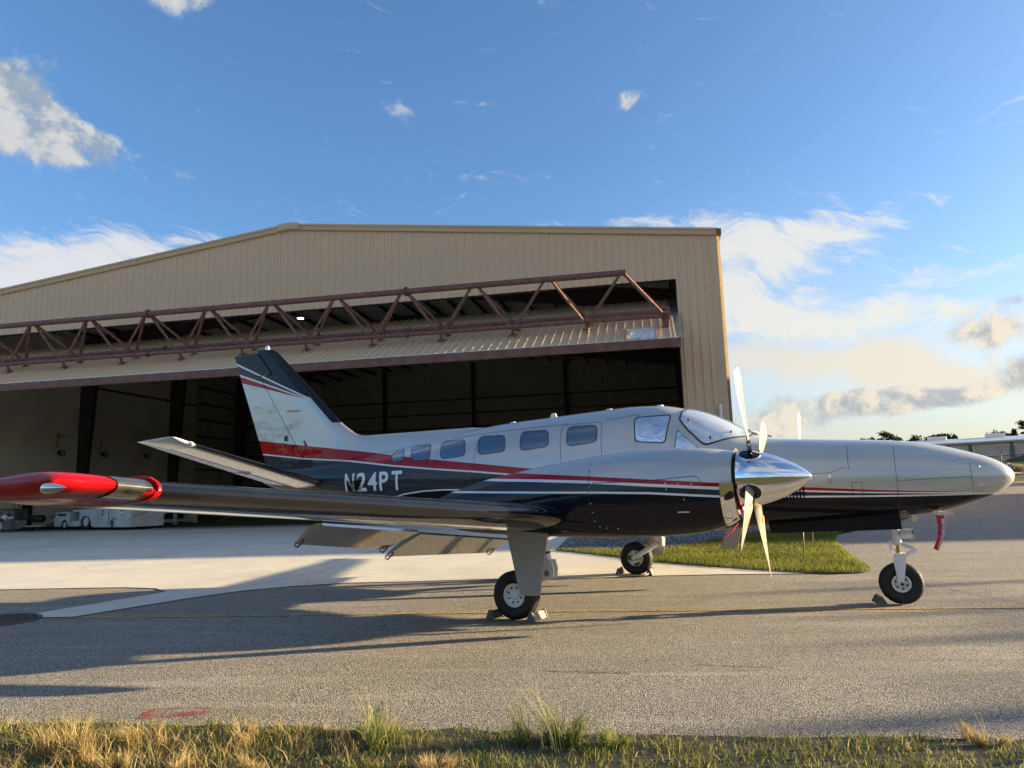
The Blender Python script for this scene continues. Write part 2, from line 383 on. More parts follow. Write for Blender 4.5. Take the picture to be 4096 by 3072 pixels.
def rusty():
    m, T, bs = new_mat('rusted red steel'); co = T.coord('Object')
    c = T.mix(T.sm(T.noise(co, 3, 6, .65), .35, .65), rgb((.13, .05, .038)), rgb((.17, .085, .06)))
    c = T.mix(T.sm(T.noise(T.vmul(co, (1, 1, 3)), 7, 6, .75), .58, .70, 0, .8), c, rgb((.25, .13, .065)))
    c = T.mix(T.sm(T.noise(co, 14, 5, .8), .66, .74), c, rgb((.40, .33, .28)))
    T.put(bs.inputs['Base Color'], c); bs.inputs['Roughness'].default_value = .55; return m
M['rust'] = rusty()
M['galv'] = mat('galvanised steel', (.55, .56, .56), .35, .9, var=.08)
M['dark_steel'] = mat('dark frame steel', (.045, .03, .027), .6)
M['black'] = mat('black plastic', (.012, .012, .013), .5)
M['rubber'] = mat('tyre rubber', (.013, .013, .014), .62, scale=20, bump=.1, bscale=90, spec=.35)
M['tread'] = mat('worn tread rubber', (.022, .021, .02), .75, scale=20, spec=.3)
M['white_paint'] = mat('white paint', (.72, .72, .70), .35, coat=.3, var=.04)
M['gear_white'] = mat('white gear enamel', (.66, .67, .68), .3, coat=.5, var=.04)
M['gear_grey'] = mat('grey gear door paint', (.24, .245, .245), .38, coat=.3, var=.03)
M['cream'] = mat('cream antenna', (.62, .57, .46), .4, var=.05)
M['chrome'] = mat('polished metal', (.86, .86, .87), .035, 1.0, var=.0)
M['brass'] = mat('strut piston', (.60, .50, .33), .12, 1.0, var=.05)
M['red_cloth'] = mat('red streamer cloth', (.38, .015, .03), .6, var=.15, scale=14)
M['red_paint'] = mat('red gloss paint', (.32, .004, .008), .4, coat=.16, spec=.1, var=.04)
M['white_print'] = mat('white print', (.78, .78, .78), .4, var=.03)
M['yellow_line'] = mat('worn yellow paint', (.40, .24, .045), .8, var=.4, scale=22, bump=.3, bscale=95)
M['seam'] = mat('panel gap', (.02, .02, .021), .7, var=0)
M['rivet'] = mat('bare fastener', (.75, .75, .72), .3, .8, var=0)
M['blackgloss'] = mat('black gloss paint', (.005, .006, .009), .25, coat=.45, spec=0, var=.05, scale=3)
M['boot'] = mat('black deice boot', (.006, .0065, .009), .16, coat=.75, spec=0, var=.1, scale=5, coat_rough=.06)
M['glass_lens'] = mat('light lens', (.62, .62, .60), .06, .8, coat=1, var=.05)
M['lamp_glass'] = mat('landing light glass', (.05, .05, .048), .06, .35, coat=.8, var=.3, scale=14)
M['cabin_glass'] = mat('dark cabin glass', (.11, .165, .21), .03, .6, coat=1, var=.0)
M['silver_side'] = mat('silver wing paint', (.36, .35, .335), .14, .6, coat=1.0, var=.05, scale=2)
M['teal'] = mat('teal paint', (.02, .12, .11), .4)
M['pale_sheet'] = mat('pale wall sheet', (.50, .50, .47), .5, var=.04)
M['boat_cover'] = mat('navy boat cover', (.012, .015, .03), .75)
M['concrete_dirty'] = mat('hangar floor', (.34, .335, .32), .5, var=.18, scale=.5, spec=.5)
M['tug'] = mat('grey tug paint', (.42, .43, .42), .5, var=.1, scale=2)
M['wood'] = mat('grey weathered wood', (.34, .30, .24), .8, scale=8)
M['chock_rubber'] = mat('grey rubber chock', (.09, .09, .088), .8)
M['chock_alu'] = mat('aluminium chock', (.26, .21, .16), .7, .0, var=.3, scale=25)
M['rope'] = mat('rope', (.50, .43, .32), .9)
M['iron'] = mat('cast iron cover', (.06, .045, .045), .7, scale=30, bump=.5, bscale=70)
M['sun_blade_front'] = mat('cream blade paint', (.19, .172, .138), .45, .0, var=.06, scale=4)
M['decal'] = mat('orange decal', (.70, .35, .10), .5, var=0)
def foil():
    m, T, b = new_mat('wrinkled foil shade'); co = T.coord('Object')
    w = T.noise(T.vmul(co, (3, 3, 5)), 1.7, 5, .55, 1.2); k = T.voro(T.vadd(co, T.vmul(T.noise(co, 5, 2, .5, 0, 1), (.2, .2, .2))), 9, 'DISTANCE_TO_EDGE')
    b.inputs['Base Color'].default_value = (.78, .80, .82, 1); b.inputs['Metallic'].default_value = .95; b.inputs['Roughness'].default_value = .16
    b.inputs['Coat Weight'].default_value = 1; b.inputs['Coat Roughness'].default_value = .02
    T.put(b.inputs['Normal'], T.bump(T.math('ADD', w, T.sm(k, 0, .05, .0, .12)), .5, .03)); return m
M['foil'] = foil()
def emis(name, col, s):
    m, T, b = new_mat(name); b.inputs['Emission Color'].default_value = rgb(col); b.inputs['Emission Strength'].default_value = s; b.inputs['Base Color'].default_value = rgb(col); return m
M['lamp'] = emis('lamp disc', (1, .97, .9), 6)
# livery: flat paint bands whose edges run along the airframe
SILVER, RED, WHITE, GREY, NAVY = (.50, .49, .47), (.36, .008, .014), (.74, .74, .73), (.035, .04, .048), (.0055, .007, .013)
RED_T = [(-6.2, 2.425), (-5.09, 2.276), (-3.86, 2.116), (-3.02, 2.0), (-2.66, 1.953), (-2.12, 1.885), (-1.354, 1.794), (-.418, 1.677), (.6, 1.55), (2.0, 1.41), (2.81, 1.344), (3.5, 1.293), (3.99, 1.264), (4.44, 1.2405), (5.02, 1.20)]
RED_B = [(-6.2, 2.20), (-5.08, 2.063), (-3.93, 1.967), (-2.91, 1.843), (-2.05, 1.754), (-1.35, 1.69), (-.74, 1.623), (.6, 1.49), (2.0, 1.37), (2.81, 1.309), (3.5, 1.268), (3.99, 1.25), (4.44, 1.2365), (5.02, 1.22)]
GREY_T = [(a, b-.024) for a, b in RED_B if a < 2.5]+[(2.9, 1.282), (3.5, 1.252), (4.51, 1.2165), (5.02, 1.19)]
GREY_B = [(-6.2, .6), (-4.2, .8), (-3.2, 1.30), (-2.65, 1.407), (-2.25, 1.443), (-1.9, 1.451), (-1.685, 1.446), (0, 1.385), (1.5, 1.31), (2.46, 1.256), (2.9, 1.239), (3.5, 1.227), (4.51, 1.2145), (5.02, 1.20)]
BLK = [(a, b-.02) for a, b in GREY_B if a < 2.46]+[(2.46, 1.232), (2.9, 1.217), (3.5, 1.208), (3.86, 1.203), (4.58, 1.203), (5.02, 1.207)]
def livery(name, bands, fin=False, wav=.0):
    m, T, b = new_mat(name); co = T.coord('Object'); x, y, z = T.sep(co)[0:3]
    col = rgb(NAVY); sil = 0.0
    for pts, c in bands:
        k = T.math('GREATER_THAN', z, T.curve(x, pts)); col = T.mix(k, col, rgb(c)); last = k
    sil = last
    if fin:
        for pts, c in (([(-6.9, 3.58), (-6.62, 3.502), (-6.01, 3.343), (-5.0, 3.062), (-4.95, 3.05), (-4.9, 9), (5, 9)], RED), ([(-6.9, 3.70), (-6.671, 3.627), (-5.8, 3.335), (-5.02, 3.066), (-4.95, 3.05), (-4.9, 9), (5, 9)], WHITE),
                       ([(-6.9, 3.74), (-6.671, 3.665), (-5.8, 3.365), (-5.0, 3.075), (-4.95, 3.05), (-4.9, 9), (5, 9)], GREY), ([(-6.9, 3.90), (-6.76, 3.84), (-5.8, 3.425), (-4.96, 3.06), (-4.9, 9), (5, 9)], WHITE), ([(-6.9, 3.94), (-6.76, 3.88), (-5.8, 3.455), (-4.96, 3.085), (-4.9, 9), (5, 9)], NAVY)):
            k = T.math('GREATER_THAN', z, T.curve(x, pts)); col = T.mix(k, col, rgb(c)); sil = T.math('MULTIPLY', sil, T.math('SUBTRACT', 1, k))
    dirt = T.noise(co, 2.2, 5, .6)
    T.put(b.inputs['Base Color'], T.mix(T.sm(dirt, .45, .8, 0, .025), col, rgb((.25, .23, .2))))
    T.put(b.inputs['Metallic'], T.math('MULTIPLY', sil, .30)); T.put(b.inputs['Roughness'], T.mixf(sil, .22, .28))
    T.put(b.inputs['Coat Weight'], T.mixf(sil, .55, .9)); T.put(b.inputs['Specular IOR Level'], T.mixf(sil, .0, .3)); T.put(b.inputs['Coat Roughness'], T.sm(dirt, .3, .8, .012, .05))
    h = T.math('ADD', T.noise(T.vmul(co, (1, 1, 1.6)), 2.1, 2, .5), T.math('MULTIPLY', T.noise(T.vmul(co, (1, 1, 1.3)), 6.5, 1, .5), .16)); T.put(b.inputs['Normal'], T.bump(h, wav, .05)); T.put(b.inputs['Coat Normal'], T.bump(h, wav, .05))
    return m
FB = [(BLK, WHITE), (GREY_B, GREY), (GREY_T, WHITE), (RED_B, RED), (RED_T, SILVER)]
M['fus'] = livery('fuselage livery', FB, wav=.05)
M['fin'] = livery('tail livery', FB, True, wav=.24)
NRT = [(-1.2, 1.70), (-.1, 1.605), (.207, 1.579), (1.06, 1.513), (1.185, 1.502), (1.705, 1.46), (2.365, 1.405), (2.5, 1.395)]
NRB = [(-1.2, 1.60), (-.109, 1.53), (.45, 1.504), (1.065, 1.469), (1.70, 1.418), (2.363, 1.368), (2.5, 1.357)]
NGT = [(a, b-.028) for a, b in NRB]
NGB = [(-1.2, 1.413), (-.73, 1.41), (.467, 1.376), (1.185, 1.357), (1.70, 1.338), (2.367, 1.288), (2.5, 1.278)]
NBK = [(a, b-.021) for a, b in NGB]
M['nac'] = livery('nacelle livery', [(NBK, WHITE), (NGB, GREY), (NGT, WHITE), (NRB, RED), (NRT, SILVER)], wav=.03)
# ------------------------------------------------------------------ frame of the hangar: s along its face, o behind its face
HA, HD = 0.2728, 26.789
hu = Vector((math.cos(HA), math.sin(HA), 0)); hn = Vector((-math.sin(HA), math.cos(HA), 0))
def H(s, o, z): 
    p = CAM+hn*(HD+o)+hu*s; return Vector((p.x, p.y, z))
def gz(x, y):
    d = (x-CAM.x)*hn.x+(y-CAM.y)*hn.y
    z = .022*max(0, d-13) if d < 40 else .594+.05*(min(d, 53)-40)+.032*max(0, min(d, 64)-53)
    return z
def sheet(name, poly, dz, m, step=1.0, label=None, kind='structure', holes=(), parent=None):
    v, f = cdt(poly, step, holes)
    b = MB(); b.add([(x, y, gz(x, y)+dz) for x, y in v], f)
    o = b.build(name, m, parent, fix=False)
    for p in o.data.polygons:
        pass
    bm = bmesh.new(); bm.from_mesh(o.data)
    for fc in bm.faces:
        if fc.normal.z < 0: fc.normal_flip()
    bm.to_mesh(o.data); bm.free()
    return tag(o, label, kind=kind)
# base terrain: one sheet out to the horizon
ax = [-1500, -700, -350, -180, -100, -60]+[x for x in range(-40, 61, 4)]+[80, 110, 150, 220, 350, 700, 1500]
ay = [-1500, -700, -350, -180, -100, -60]+[y for y in range(-40, 81, 2)]+[95, 120, 150, 220, 350, 700, 1500]
b = MB(); b.grid([[(x, y, gz(x, y)-.05) for x in ax] for y in ay]); tag(b.build('ground', M['field'], smooth=180), kind='structure')
EDGE = [(-60, -28.2), (-20, -13.6), (-6, -8.5), (-1.5, -6.70), (-.8, -6.41), (0, -6.13), (.7, -5.93), (1.4, -5.68), (2.05, -5.50), (2.66, -5.26), (3.3, -5.07), (3.82, -4.86), (4.3, -4.72), (9, -3.0), (30, 4.7), (60, 15.7)]
ISL = [(-3.0, 5.55), (-2.2, 5.12), (-1.07, 4.47), (-.16, 3.85), (.4, 3.62), (.97, 3.40), (1.75, 3.08), (2.47, 2.83), (3.0, 2.88), (3.36, 3.08), (3.42, 3.36), (3.2, 4.6), (2.86, 6.5), (2.62, 8.4), (2.58, 9.86), (2.67, 10.8), (3.2, 12.6), (4.02, 14.54), (4.4, 17.27), (4.0, 17.6), (2.2, 14.6), (1.0, 11.6), (.2, 8.6), (-.4, 6.6), (-1.3, 5.55), (-2.2, 5.75)]
def offs(p, d, t): return (p[0]+math.cos(t)*d, p[1]+math.sin(t)*d)
sheet('taxiway', EDGE+[(60, 30), (34, 30.8), (16.5, 36), (13.2, 45.2), (9.5, 45.8), (4.5, 46.5), (4.4, 30), (4.2, 17.3), (3.6, 13), (2.2, 9), (.5, 4.5), (-2, 3), (-14, 1), (-60, -4)], -.012, M['asphalt'], 1.4)
APR = [(-60, -20), (-30, -10.2), (-14, -4.0), (-9.84, -2.21), (-8.6, -1.70), (-7.75, -1.40), (-7.0, -1.36), (-6.43, -1.62), (-6.35, -2.6), (-6.27, -3.75), (-5.9, -3.9), (-5.46, -3.69), (-5.43, -2.74), (-5.40, -2.0), (-5.25, -1.2), (-4.83, -.53), (-4.2, .05), (-3.31, .41), (-1.99, 1.10), (-1.07, 1.27), (.35, 2.02), (1.3, 2.42), (2.14, 2.66), (2.5, 2.78), (2.4, 2.92), (.97, 3.46), (-.16, 3.92), (-1.07, 4.52), (-3.0, 5.60), (-2.95, 5.62), (-3.99, 8.9), (-5.4, 13.6)]
q1, q2 = H(-2.2, -.02, 0), H(-33, -.02, 0)
APR += [(q1.x, q1.y), (q2.x, q2.y), (-60, 0)]
sheet('apron', APR, 0.0, M['concrete'], 1.3)
GRV = [(-2.95, 5.62), (-2.2, 5.72), (-1.3, 5.5), (-.4, 6.5), (.2, 8.5), (1.0, 11.5), (2.2, 14.5), (4.0, 17.5), (3.0, 22), (1.2, 26), (-.4, 20), (-.85, 17.2), (-2.4, 16.4), (-5.4, 13.6), (-3.99, 8.9)]
sheet('gravel_bed', GRV, -.006, mat('gravel bed', (.10, .105, .115), .9, scale=40, bump=.8, bscale=60), 1.0)
sheet('lawn_soil', ISL, .006, mat('lawn soil', (.05, .06, .02), .95, scale=20), .7)
# far asphalt strip seam, cracks, yellow centre line, red survey paint
def ribbon(b, pts, w, dz):
    pts = [Vector((p[0], p[1], 0)) for p in pts]; L, R = [], []
    for i, p in enumerate(pts):
        d = (pts[min(i+1, len(pts)-1)]-pts[max(i-1, 0)]).normalized(); n = Vector((-d.y, d.x, 0)); ww = w[min(i, len(w)-1)] if isinstance(w, list) else w
        for l, sgn in ((L, 1), (R, -1)):
            q = p+n*(sgn*ww/2); l.append((q.x, q.y, gz(q.x, q.y)+dz))
    b.grid([R, L])
def dens(pts, k):
    out = []
    for a, c in zip(pts[:-1], pts[1:]): out += [(a[0]+(c[0]-a[0])*i/k, a[1]+(c[1]-a[1])*i/k) for i in range(k)]
    return out+[pts[-1]]
b = MB(); ribbon(b, dens([(-5.7, -3.87), (-.456, -1.864), (.104, -1.621), (4.946, .069), (14, 3.3), (40, 12.6)], 12), .062, -.006); tag(b.build('taxi_line', M['yellow_line'], fix=False), kind='structure')
b = MB(); ribbon(b, dens([(-40, -17.5), (-6.0, -3.98)], 10), .062, -.006); tag(b.build('taxi_line', M['yellow_line'], fix=False), kind='structure')
def jag(a, c, n, amp):
    out = []
    for i in range(n+1):
        t = i/n; out.append((a[0]+(c[0]-a[0])*t+rnd.uniform(-amp, amp), a[1]+(c[1]-a[1])*t+rnd.uniform(-amp, amp)))
    return out
b = MB()
for a, c, n, w in (((3.45, 3.28), (5.5, 3.95), 24, .022), ((5.5, 3.95), (16, 7.4), 30, .022), ((4.18, 1.7), (5.1, .2), 22, .010), ((3.9, 2.4), (4.18, 1.7), 8, .008), ((4.0, 5.4), (6.2, 5.2), 20, .010), ((1.2, -4.2), (1.9, -4.05), 10, .012), ((2.3, -3.6), (2.9, -3.5), 8, .012)):
    ribbon(b, jag(a, c, n, .02), [w*rnd.uniform(.5, 1.4) for _ in range(n+1)], -.0075)
tag(b.build('pavement_cracks', M['seam'], fix=False), kind='stuff')
b = MB()
for so in ((-30, -7.2, 0), (-30, -2.4, 0)):
    p, q = H(so[0], so[1], 0), H(-2.5 if so[1] > -3 else -9, so[1]-.3, 0); ribbon(b, dens([(p.x, p.y), (q.x, q.y)], 30), .018, .005)
for s in (-24, -18, -12, -6.5):
    p, q = H(s, -.3, 0), H(s-.4, -12.5, 0); ribbon(b, dens([(p.x, p.y), (q.x, q.y)], 20), .014, .005)
tag(b.build('apron_joints', M['seam'], fix=False), kind='structure')
PAINT = [([(-.827, -6.09), (-.674, -5.99), (-.513, -5.905), (-.45, -5.93)], .03), ([(-.74, -6.235), (-.633, -6.155), (-.518, -6.07), (-.40, -5.99), (-.43, -5.94)], [.10]*25+[.05]*30), ([(-.80, -6.10), (-.74, -6.2)], .06)]
mr, Tm, bb = new_mat('red survey paint'); cc = Tm.coord('Object'); k = Tm.math('MULTIPLY', Tm.sm(Tm.noise(cc, 75, 4, .75), .42, .60), Tm.sm(Tm.noise(cc, 9, 3, .6), .3, .55, .35, .95)); bb.inputs['Base Color'].default_value = (.36, .03, .04, 1); bb.inputs['Roughness'].default_value = .8
tr = Tm.n('ShaderNodeBsdfTransparent'); mx = Tm.n('ShaderNodeMixShader'); Tm.put(mx.inputs[0], k); Tm.put(mx.inputs[1], tr.outputs[0]); Tm.put(mx.inputs[2], bb.outputs[0]); Tm.nt.links.new(mx.outputs[0], [x for x in Tm.nt.nodes if x.type == 'OUTPUT_MATERIAL'][0].inputs[0])
b = MB()
for pts, w in PAINT: ribbon(b, dens(pts, 8), w, -.008)
tag(b.build('paint_mark', mr, fix=False), 'faded red paint mark on the asphalt near the dry grass', 'paint mark')
# iron cover at the end of the concrete gutter
t = thing('manhole_cover', 'round dark iron cover set in the ground beside the concrete gutter', 'manhole cover', (-6.18, -4.23, 0))
b = MB(); b.lathe([(.0, 0), (.0, .45)], (-6.18, -4.23, .0), (0, 0, 1), 40); b.lathe([(-.01, .46), (.012, .46), (.012, .49), (-.01, .50)], (-6.18, -4.23, .0), (0, 0, 1), 40); b.build('frame', M['iron'], t)
b = MB()
for i in range(-5, 6):
    for j in range(-5, 6):
        if i*i+j*j < 27: b.box((-6.18+i*.078, -4.23+j*.078, .006), (.05, .05, .012))
tag(b.build('raised_studs', M['iron'], t), kind='stuff')
# ---- grass, gravel
def blades(n, posf, hf, wf, lean, tintf, seg=2):
    """n curved blades as quads+tip; posf(n)->xyz"""
    P = posf(n); n = len(P); h = hf(n); w = wf(n); a = nr.uniform(0, 2*PI, n); l = lean(n); ta = nr.uniform(0, 2*PI, n); tint = tintf(n)
    dx, dy = np.cos(a)*w, np.sin(a)*w; lx, ly = np.cos(ta)*l*h, np.sin(ta)*l*h
    hz = h*np.sqrt(np.clip(1-l*l*.5, .15, 1))
    V = np.empty((n, 5, 3)); V[:, 0] = P+np.c_[-dx, -dy, 0*h]; V[:, 1] = P+np.c_[dx, dy, 0*h]
    mid = P+np.c_[lx*.35, ly*.35, hz*.58]; V[:, 2] = mid+np.c_[dx*.75, dy*.75, 0*h]; V[:, 3] = mid+np.c_[-dx*.75, -dy*.75, 0*h]; V[:, 4] = P+np.c_[lx, ly, hz]
    base = np.arange(n)[:, None]*5; F = np.concatenate([base+[0, 1, 2], base+[0, 2, 3], base+[3, 2, 4]], 0)
    return V.reshape(-1, 3), F, np.repeat(tint, 5)
GZ = np.vectorize(gz)
def inpoly(x, y, poly):
    c = np.zeros(len(x), bool); n = len(poly)
    for i in range(n):
        (ax_, ay_), (bx, by) = poly[i], poly[(i+1) % n]
        k = ((ay_ > y) != (by > y)); 
        with np.errstate(divide='ignore', invalid='ignore'): xi = (bx-ax_)*(y-ay_)/(by-ay_)+ax_
        c ^= k & (x < xi)
    return c
def scatter(poly, n, dz=0):
    x0, x1 = min(p[0] for p in poly), max(p[0] for p in poly); y0, y1 = min(p[1] for p in poly), max(p[1] for p in poly)
    x = nr.uniform(x0, x1, n); y = nr.uniform(y0, y1, n); k = inpoly(x, y, poly); x, y = x[k], y[k]
    return np.c_[x, y, GZ(x, y)+dz]
lp = scatter(ISL, 170000)
V, F, C = blades(0, lambda n: lp, lambda n: nr.uniform(.045, .10, n), lambda n: nr.uniform(.003, .006, n), lambda n: nr.uniform(.1, .8, n), lambda n: np.clip(nr.normal(.48, .2, n)+.2*np.sin(lp[:, 0]*2.3+np.sin(lp[:, 1]*1.9))*np.sin(lp[:, 1]*2.9), 0, 1))
tag(fast_mesh('lawn', V, F, M['lawn'], cols=C), kind='stuff')
# gravel stones
gp = scatter(GRV, 60000, .004); gp = gp[gp[:, 1] < 15]
oc = np.array([(1, 0, 0), (-1, 0, 0), (0, 1, 0), (0, -1, 0), (0, 0, 1), (0, 0, -1)], float); of = np.array([(0, 2, 4), (2, 1, 4), (1, 3, 4), (3, 0, 4), (2, 0, 5), (1, 2, 5), (3, 1, 5), (0, 3, 5)])
n = len(gp); sc = nr.uniform(.012, .032, (n, 1, 1))*nr.uniform(.6, 1.3, (n, 6, 3)); an = nr.uniform(0, 2*PI, n); c_, s_ = np.cos(an), np.sin(an)
Vg = oc[None]*sc; Vr = Vg.copy(); Vr[:, :, 0] = Vg[:, :, 0]*c_[:, None]-Vg[:, :, 1]*s_[:, None]; Vr[:, :, 1] = Vg[:, :, 0]*s_[:, None]+Vg[:, :, 1]*c_[:, None]
Vr += gp[:, None, :]; Fg = (np.arange(n)[:, None, None]*6+of[None]).reshape(-1, 3)
tag(fast_mesh('gravel', Vr.reshape(-1, 3), Fg, M['gravel'], cols=np.repeat(np.clip(nr.normal(.45, .25, n), 0, 1), 6)), kind='stuff')
# verge in front of the camera
VER = []
for p, q in zip(EDGE[3:13], EDGE[4:14]):
    kk = max(2, int((q[0]-p[0])/.09)); VER += [(p[0]+(q[0]-p[0])*i/kk, p[1]+(q[1]-p[1])*i/kk+rnd.uniform(-.035, .045)) for i in range(kk)]
VER.append(EDGE[13]); VER = [(-4.4, -7.85), (-3, -7.28)]+VER[:-1]+[(6.5, -3.92), (8.2, -3.3), (8.4, -4.6), (4.6, -5.9), (2.6, -6.7), (.6, -7.6), (-1.5, -8.4), (-4.6, -9.2)]
sheet('verge_soil', VER, -.006, mat('verge soil', (.05, .045, .025), .95, scale=14, bump=.8, bscale=40), .5)
vp = scatter(VER, 210000, -.006)
den = np.array([Vector((p[0]*1.7, p[1]*1.7, 0)) for p in vp[:0]])
clump = np.sin(vp[:, 0]*7.1+np.sin(vp[:, 1]*5.3)*2)*np.sin(vp[:, 1]*8.7+np.cos(vp[:, 0]*4.1)*2)
keep = nr.uniform(-1.6, 1, len(vp)) < clump*.7+.35; vp = vp[keep]; clump = clump[keep]
V, F, C = blades(0, lambda n: vp, lambda n: nr.uniform(.015, .055, n)*(1+.4*clump), lambda n: nr.uniform(.0016, .0036, n), lambda n: nr.uniform(.2, .95, n), lambda n: np.clip(nr.normal(.50, .26, n), 0, 1))
tag(fast_mesh('grass', V, F, M['verge'], cols=C), kind='stuff')
wd = scatter([(-3, -7.1), (-1.6, -6.72), (0, -6.16), (1.4, -5.72), (1.3, -6.4), (-.4, -7.4), (-3, -8.4)], 16000, -.006); cl = np.sin(wd[:, 0]*9.3+np.sin(wd[:, 1]*6.1)*2)*np.sin(wd[:, 1]*10.1+np.cos(wd[:, 0]*5.7)*2); wd = wd[cl > .15+nr.normal(0, .2, len(wd))]
V, F, C = blades(0, lambda n: wd, lambda n: nr.uniform(.05, .15, n), lambda n: nr.uniform(.0012, .0024, n), lambda n: nr.uniform(.3, 1.2, n), lambda n: np.clip(nr.normal(.5, .25, n), 0, 1))
tag(fast_mesh('dry_grass', V, F, M['straw'], cols=C), kind='stuff')
def tuft(name, x, y, h, r, n, mtl, label, tint=(.5, .25), spread=.55, stalks=0):
    z = gz(x, y)-.01; h *= .78
    Vs, Fs, Cs, k0 = [], [], [], 0
    m_ = max(3, int(n/90))
    for i in range(m_):
        aa, q = nr.uniform(0, 2*PI), r*.75*math.sqrt(nr.uniform(0, 1)); cx, cy = x+math.cos(aa)*q, y+math.sin(aa)*q*.7; hk = h*nr.uniform(.55, 1.1); la = math.atan2(cy-y, cx-x)+nr.normal(0, .7); ll = nr.uniform(.1, .75)
        kk = int(n/m_*nr.uniform(.6, 1.4))+4
        V, F, C = blades(0, lambda _: np.c_[cx+nr.normal(0, r*.11, kk), cy+nr.normal(0, r*.11, kk), np.full(kk, z)], lambda k: hk*nr.uniform(.25, 1.05, k), lambda k: nr.uniform(.0011, .0027, k), lambda k: np.abs(nr.normal(.35, spread*.7, k)).clip(0, 1.2), lambda k: np.clip(nr.normal(tint[0], tint[1], k), 0, 1))
        tt = (V[:, 2]-z)/max(hk, .01); V[:, 0] += math.cos(la)*ll*hk*tt**1.8; V[:, 1] += math.sin(la)*ll*hk*tt**1.8; V[:, 2] -= .25*ll*hk*tt**2
        Vs.append(V); Fs.append(F+k0); Cs.append(C); k0 += len(V)
    V, F, C = np.concatenate(Vs), np.concatenate(Fs), np.concatenate(Cs)
    o = fast_mesh(name, V, F, mtl, cols=C); off = Vector((x, y, z))
    o.data.transform(Matrix.Translation(-off)); o.location = off
    if stalks:
        b = MB()
        for i in range(stalks):
            a = rnd.uniform(2.2, 3.9); L = rnd.uniform(.8, 1.25)*h*1.25; p0 = Vector((x+rnd.uniform(-r, r)*.3, y+rnd.uniform(-r, r)*.3, z)); k = rnd.uniform(.15, .75)
            pts = [p0+Vector((math.cos(a)*k*L*t**1.7, math.sin(a)*k*L*.5*t**1.7, L*t*(1-.18*k*t))) for t in (0, .25, .5, .75, 1)]
            b.sweep(pts, [.0013, .0012, .001, .0009, .0005], 4)
        OFF[o.name] = off; b.build('seed_stalk', mat('seed stalk', (.42, .36, .17), .7, var=.1), o, fix=False)
    return tag(o, label, 'grass tuft', 'grass tufts along the asphalt edge')
G_, S_ = M['green_tuft'], M['straw']
for a in (('grass_tuft', -.45, -6.86, .30, .34, 900, S_, 'broad straw coloured grass tuft at the far left of the verge', (.5, .25)),
          ('grass_tuft', -.20, -6.60, .26, .16, 420, S_, 'upright dry grass tuft just right of the broad straw tuft', (.5, .25)),
          ('grass_tuft', .34, -6.36, .20, .18, 420, S_, 'dry tuft directly below the red paint mark on the asphalt', (.55, .25)),
          ('grass_tuft', -.02, -6.93, .22, .12, 260, S_, 'small dry tuft at the bottom edge below the broad straw tuft', (.5, .25)),
          ('grass_tuft', .36, -6.82, .20, .12, 260, S_, 'spiky dry tuft at the picture bottom beneath the red paint mark', (.6, .25)),
          ('grass_tuft', .72, -6.66, .19, .12, 260, S_, 'pale dry tuft at the bottom edge left of the tall green tuft', (.65, .25)),
          ('grass_tuft', 1.02, -6.05, .30, .26, 620, G_, 'wide green and yellow tuft with stalks leaning left', (.55, .3), .75, 14),
          ('grass_tuft', 2.02, -5.76, .36, .24, 560, G_, 'tall green tuft with thin pale stalks in the middle of the verge', (.4, .3), .6, 16),
          ('grass_tuft', 2.28, -5.60, .22, .15, 260, G_, 'short yellow green tuft right of the tall green tuft', (.55, .25), .6, 4),
          ('grass_tuft', 1.60, -6.30, .20, .18, 320, S_, 'thin dry tuft at the bottom edge under the tall green tuft', (.6, .25)),
          ('grass_tuft', 4.10, -4.84, .17, .12, 220, S_, 'rusty dry tuft standing at the asphalt edge near the right', (.35, .2), .5, 4),
          ('grass_tuft', 4.32, -4.98, .16, .12, 160, S_, 'thin dry tuft at the right edge of the verge', (.5, .2))):
    tuft(*a)
t = tag(MB().bar((2.22, 7.75, gz(2.2, 7.8)-.05), (2.22, 7.75, gz(2.2, 7.8)+.62), .03, .03).build('stake', M['wood']), 'thin weathered wooden stake standing in the green lawn', 'stake')
# ------------------------------------------------------------------ hangar
FL = .30
UP = Vector((0, 0, 1))
hang = thing('hangar', 'large beige metal hangar with ribbed sheets and a wide open door', 'hangar', H(-14.5, 0, FL))
def roof_z(s): return 12.53-.114*abs(s+14.55)
PW = .9144
def rib_profile():
    """(offset along s, height) over one panel of three ribs"""
    out = []
    for k in range(3):
        c = .1524+.3048*k; out += [(c-.1524, 0), (c-.105, 0), (c-.095, .005), (c-.080, .005), (c-.070, 0), (c-.042, 0), (c-.020, .046), (c+.020, .046), (c+.042, 0), (c+.070, 0), (c+.080, .005), (c+.095, .005), (c+.105, 0)]
    return out+[(PW, 0)]
RP = rib_profile()
def wall_panel(sr, zb, zt, parent, face_off=0.0, m=None, name='wall_panel', sgn=-1):
    b = MB(); cols = []
    for d, h in RP:
        s = sr-PW+d; cols.append((s, h))
    ext = []
    for i, (s, h) in enumerate(cols):
        ext.append((s, h))
        if i+1 < len(cols):
            for J in (1.0, -30.0):
                if s < J < cols[i+1][0]: ext += [(J-1e-4, 0), (J+1e-4, 0)]
    lo = [H(s, face_off+sgn*h, zb(s)) for s, h in ext]; hi = [H(s, face_off+sgn*h, zt(s)) for s, h in ext]
    b.grid([lo, hi]); return b.build(name, m or M['beige_metal'], parent, fix=False)
zb_f = lambda s: 9.02 if -30 < s < 1.0 else FL-.1
for i in range(38):
    wall_panel(2.246-PW*i-.0015*i*0, zb_f, lambda s: roof_z(s)+.02, hang)
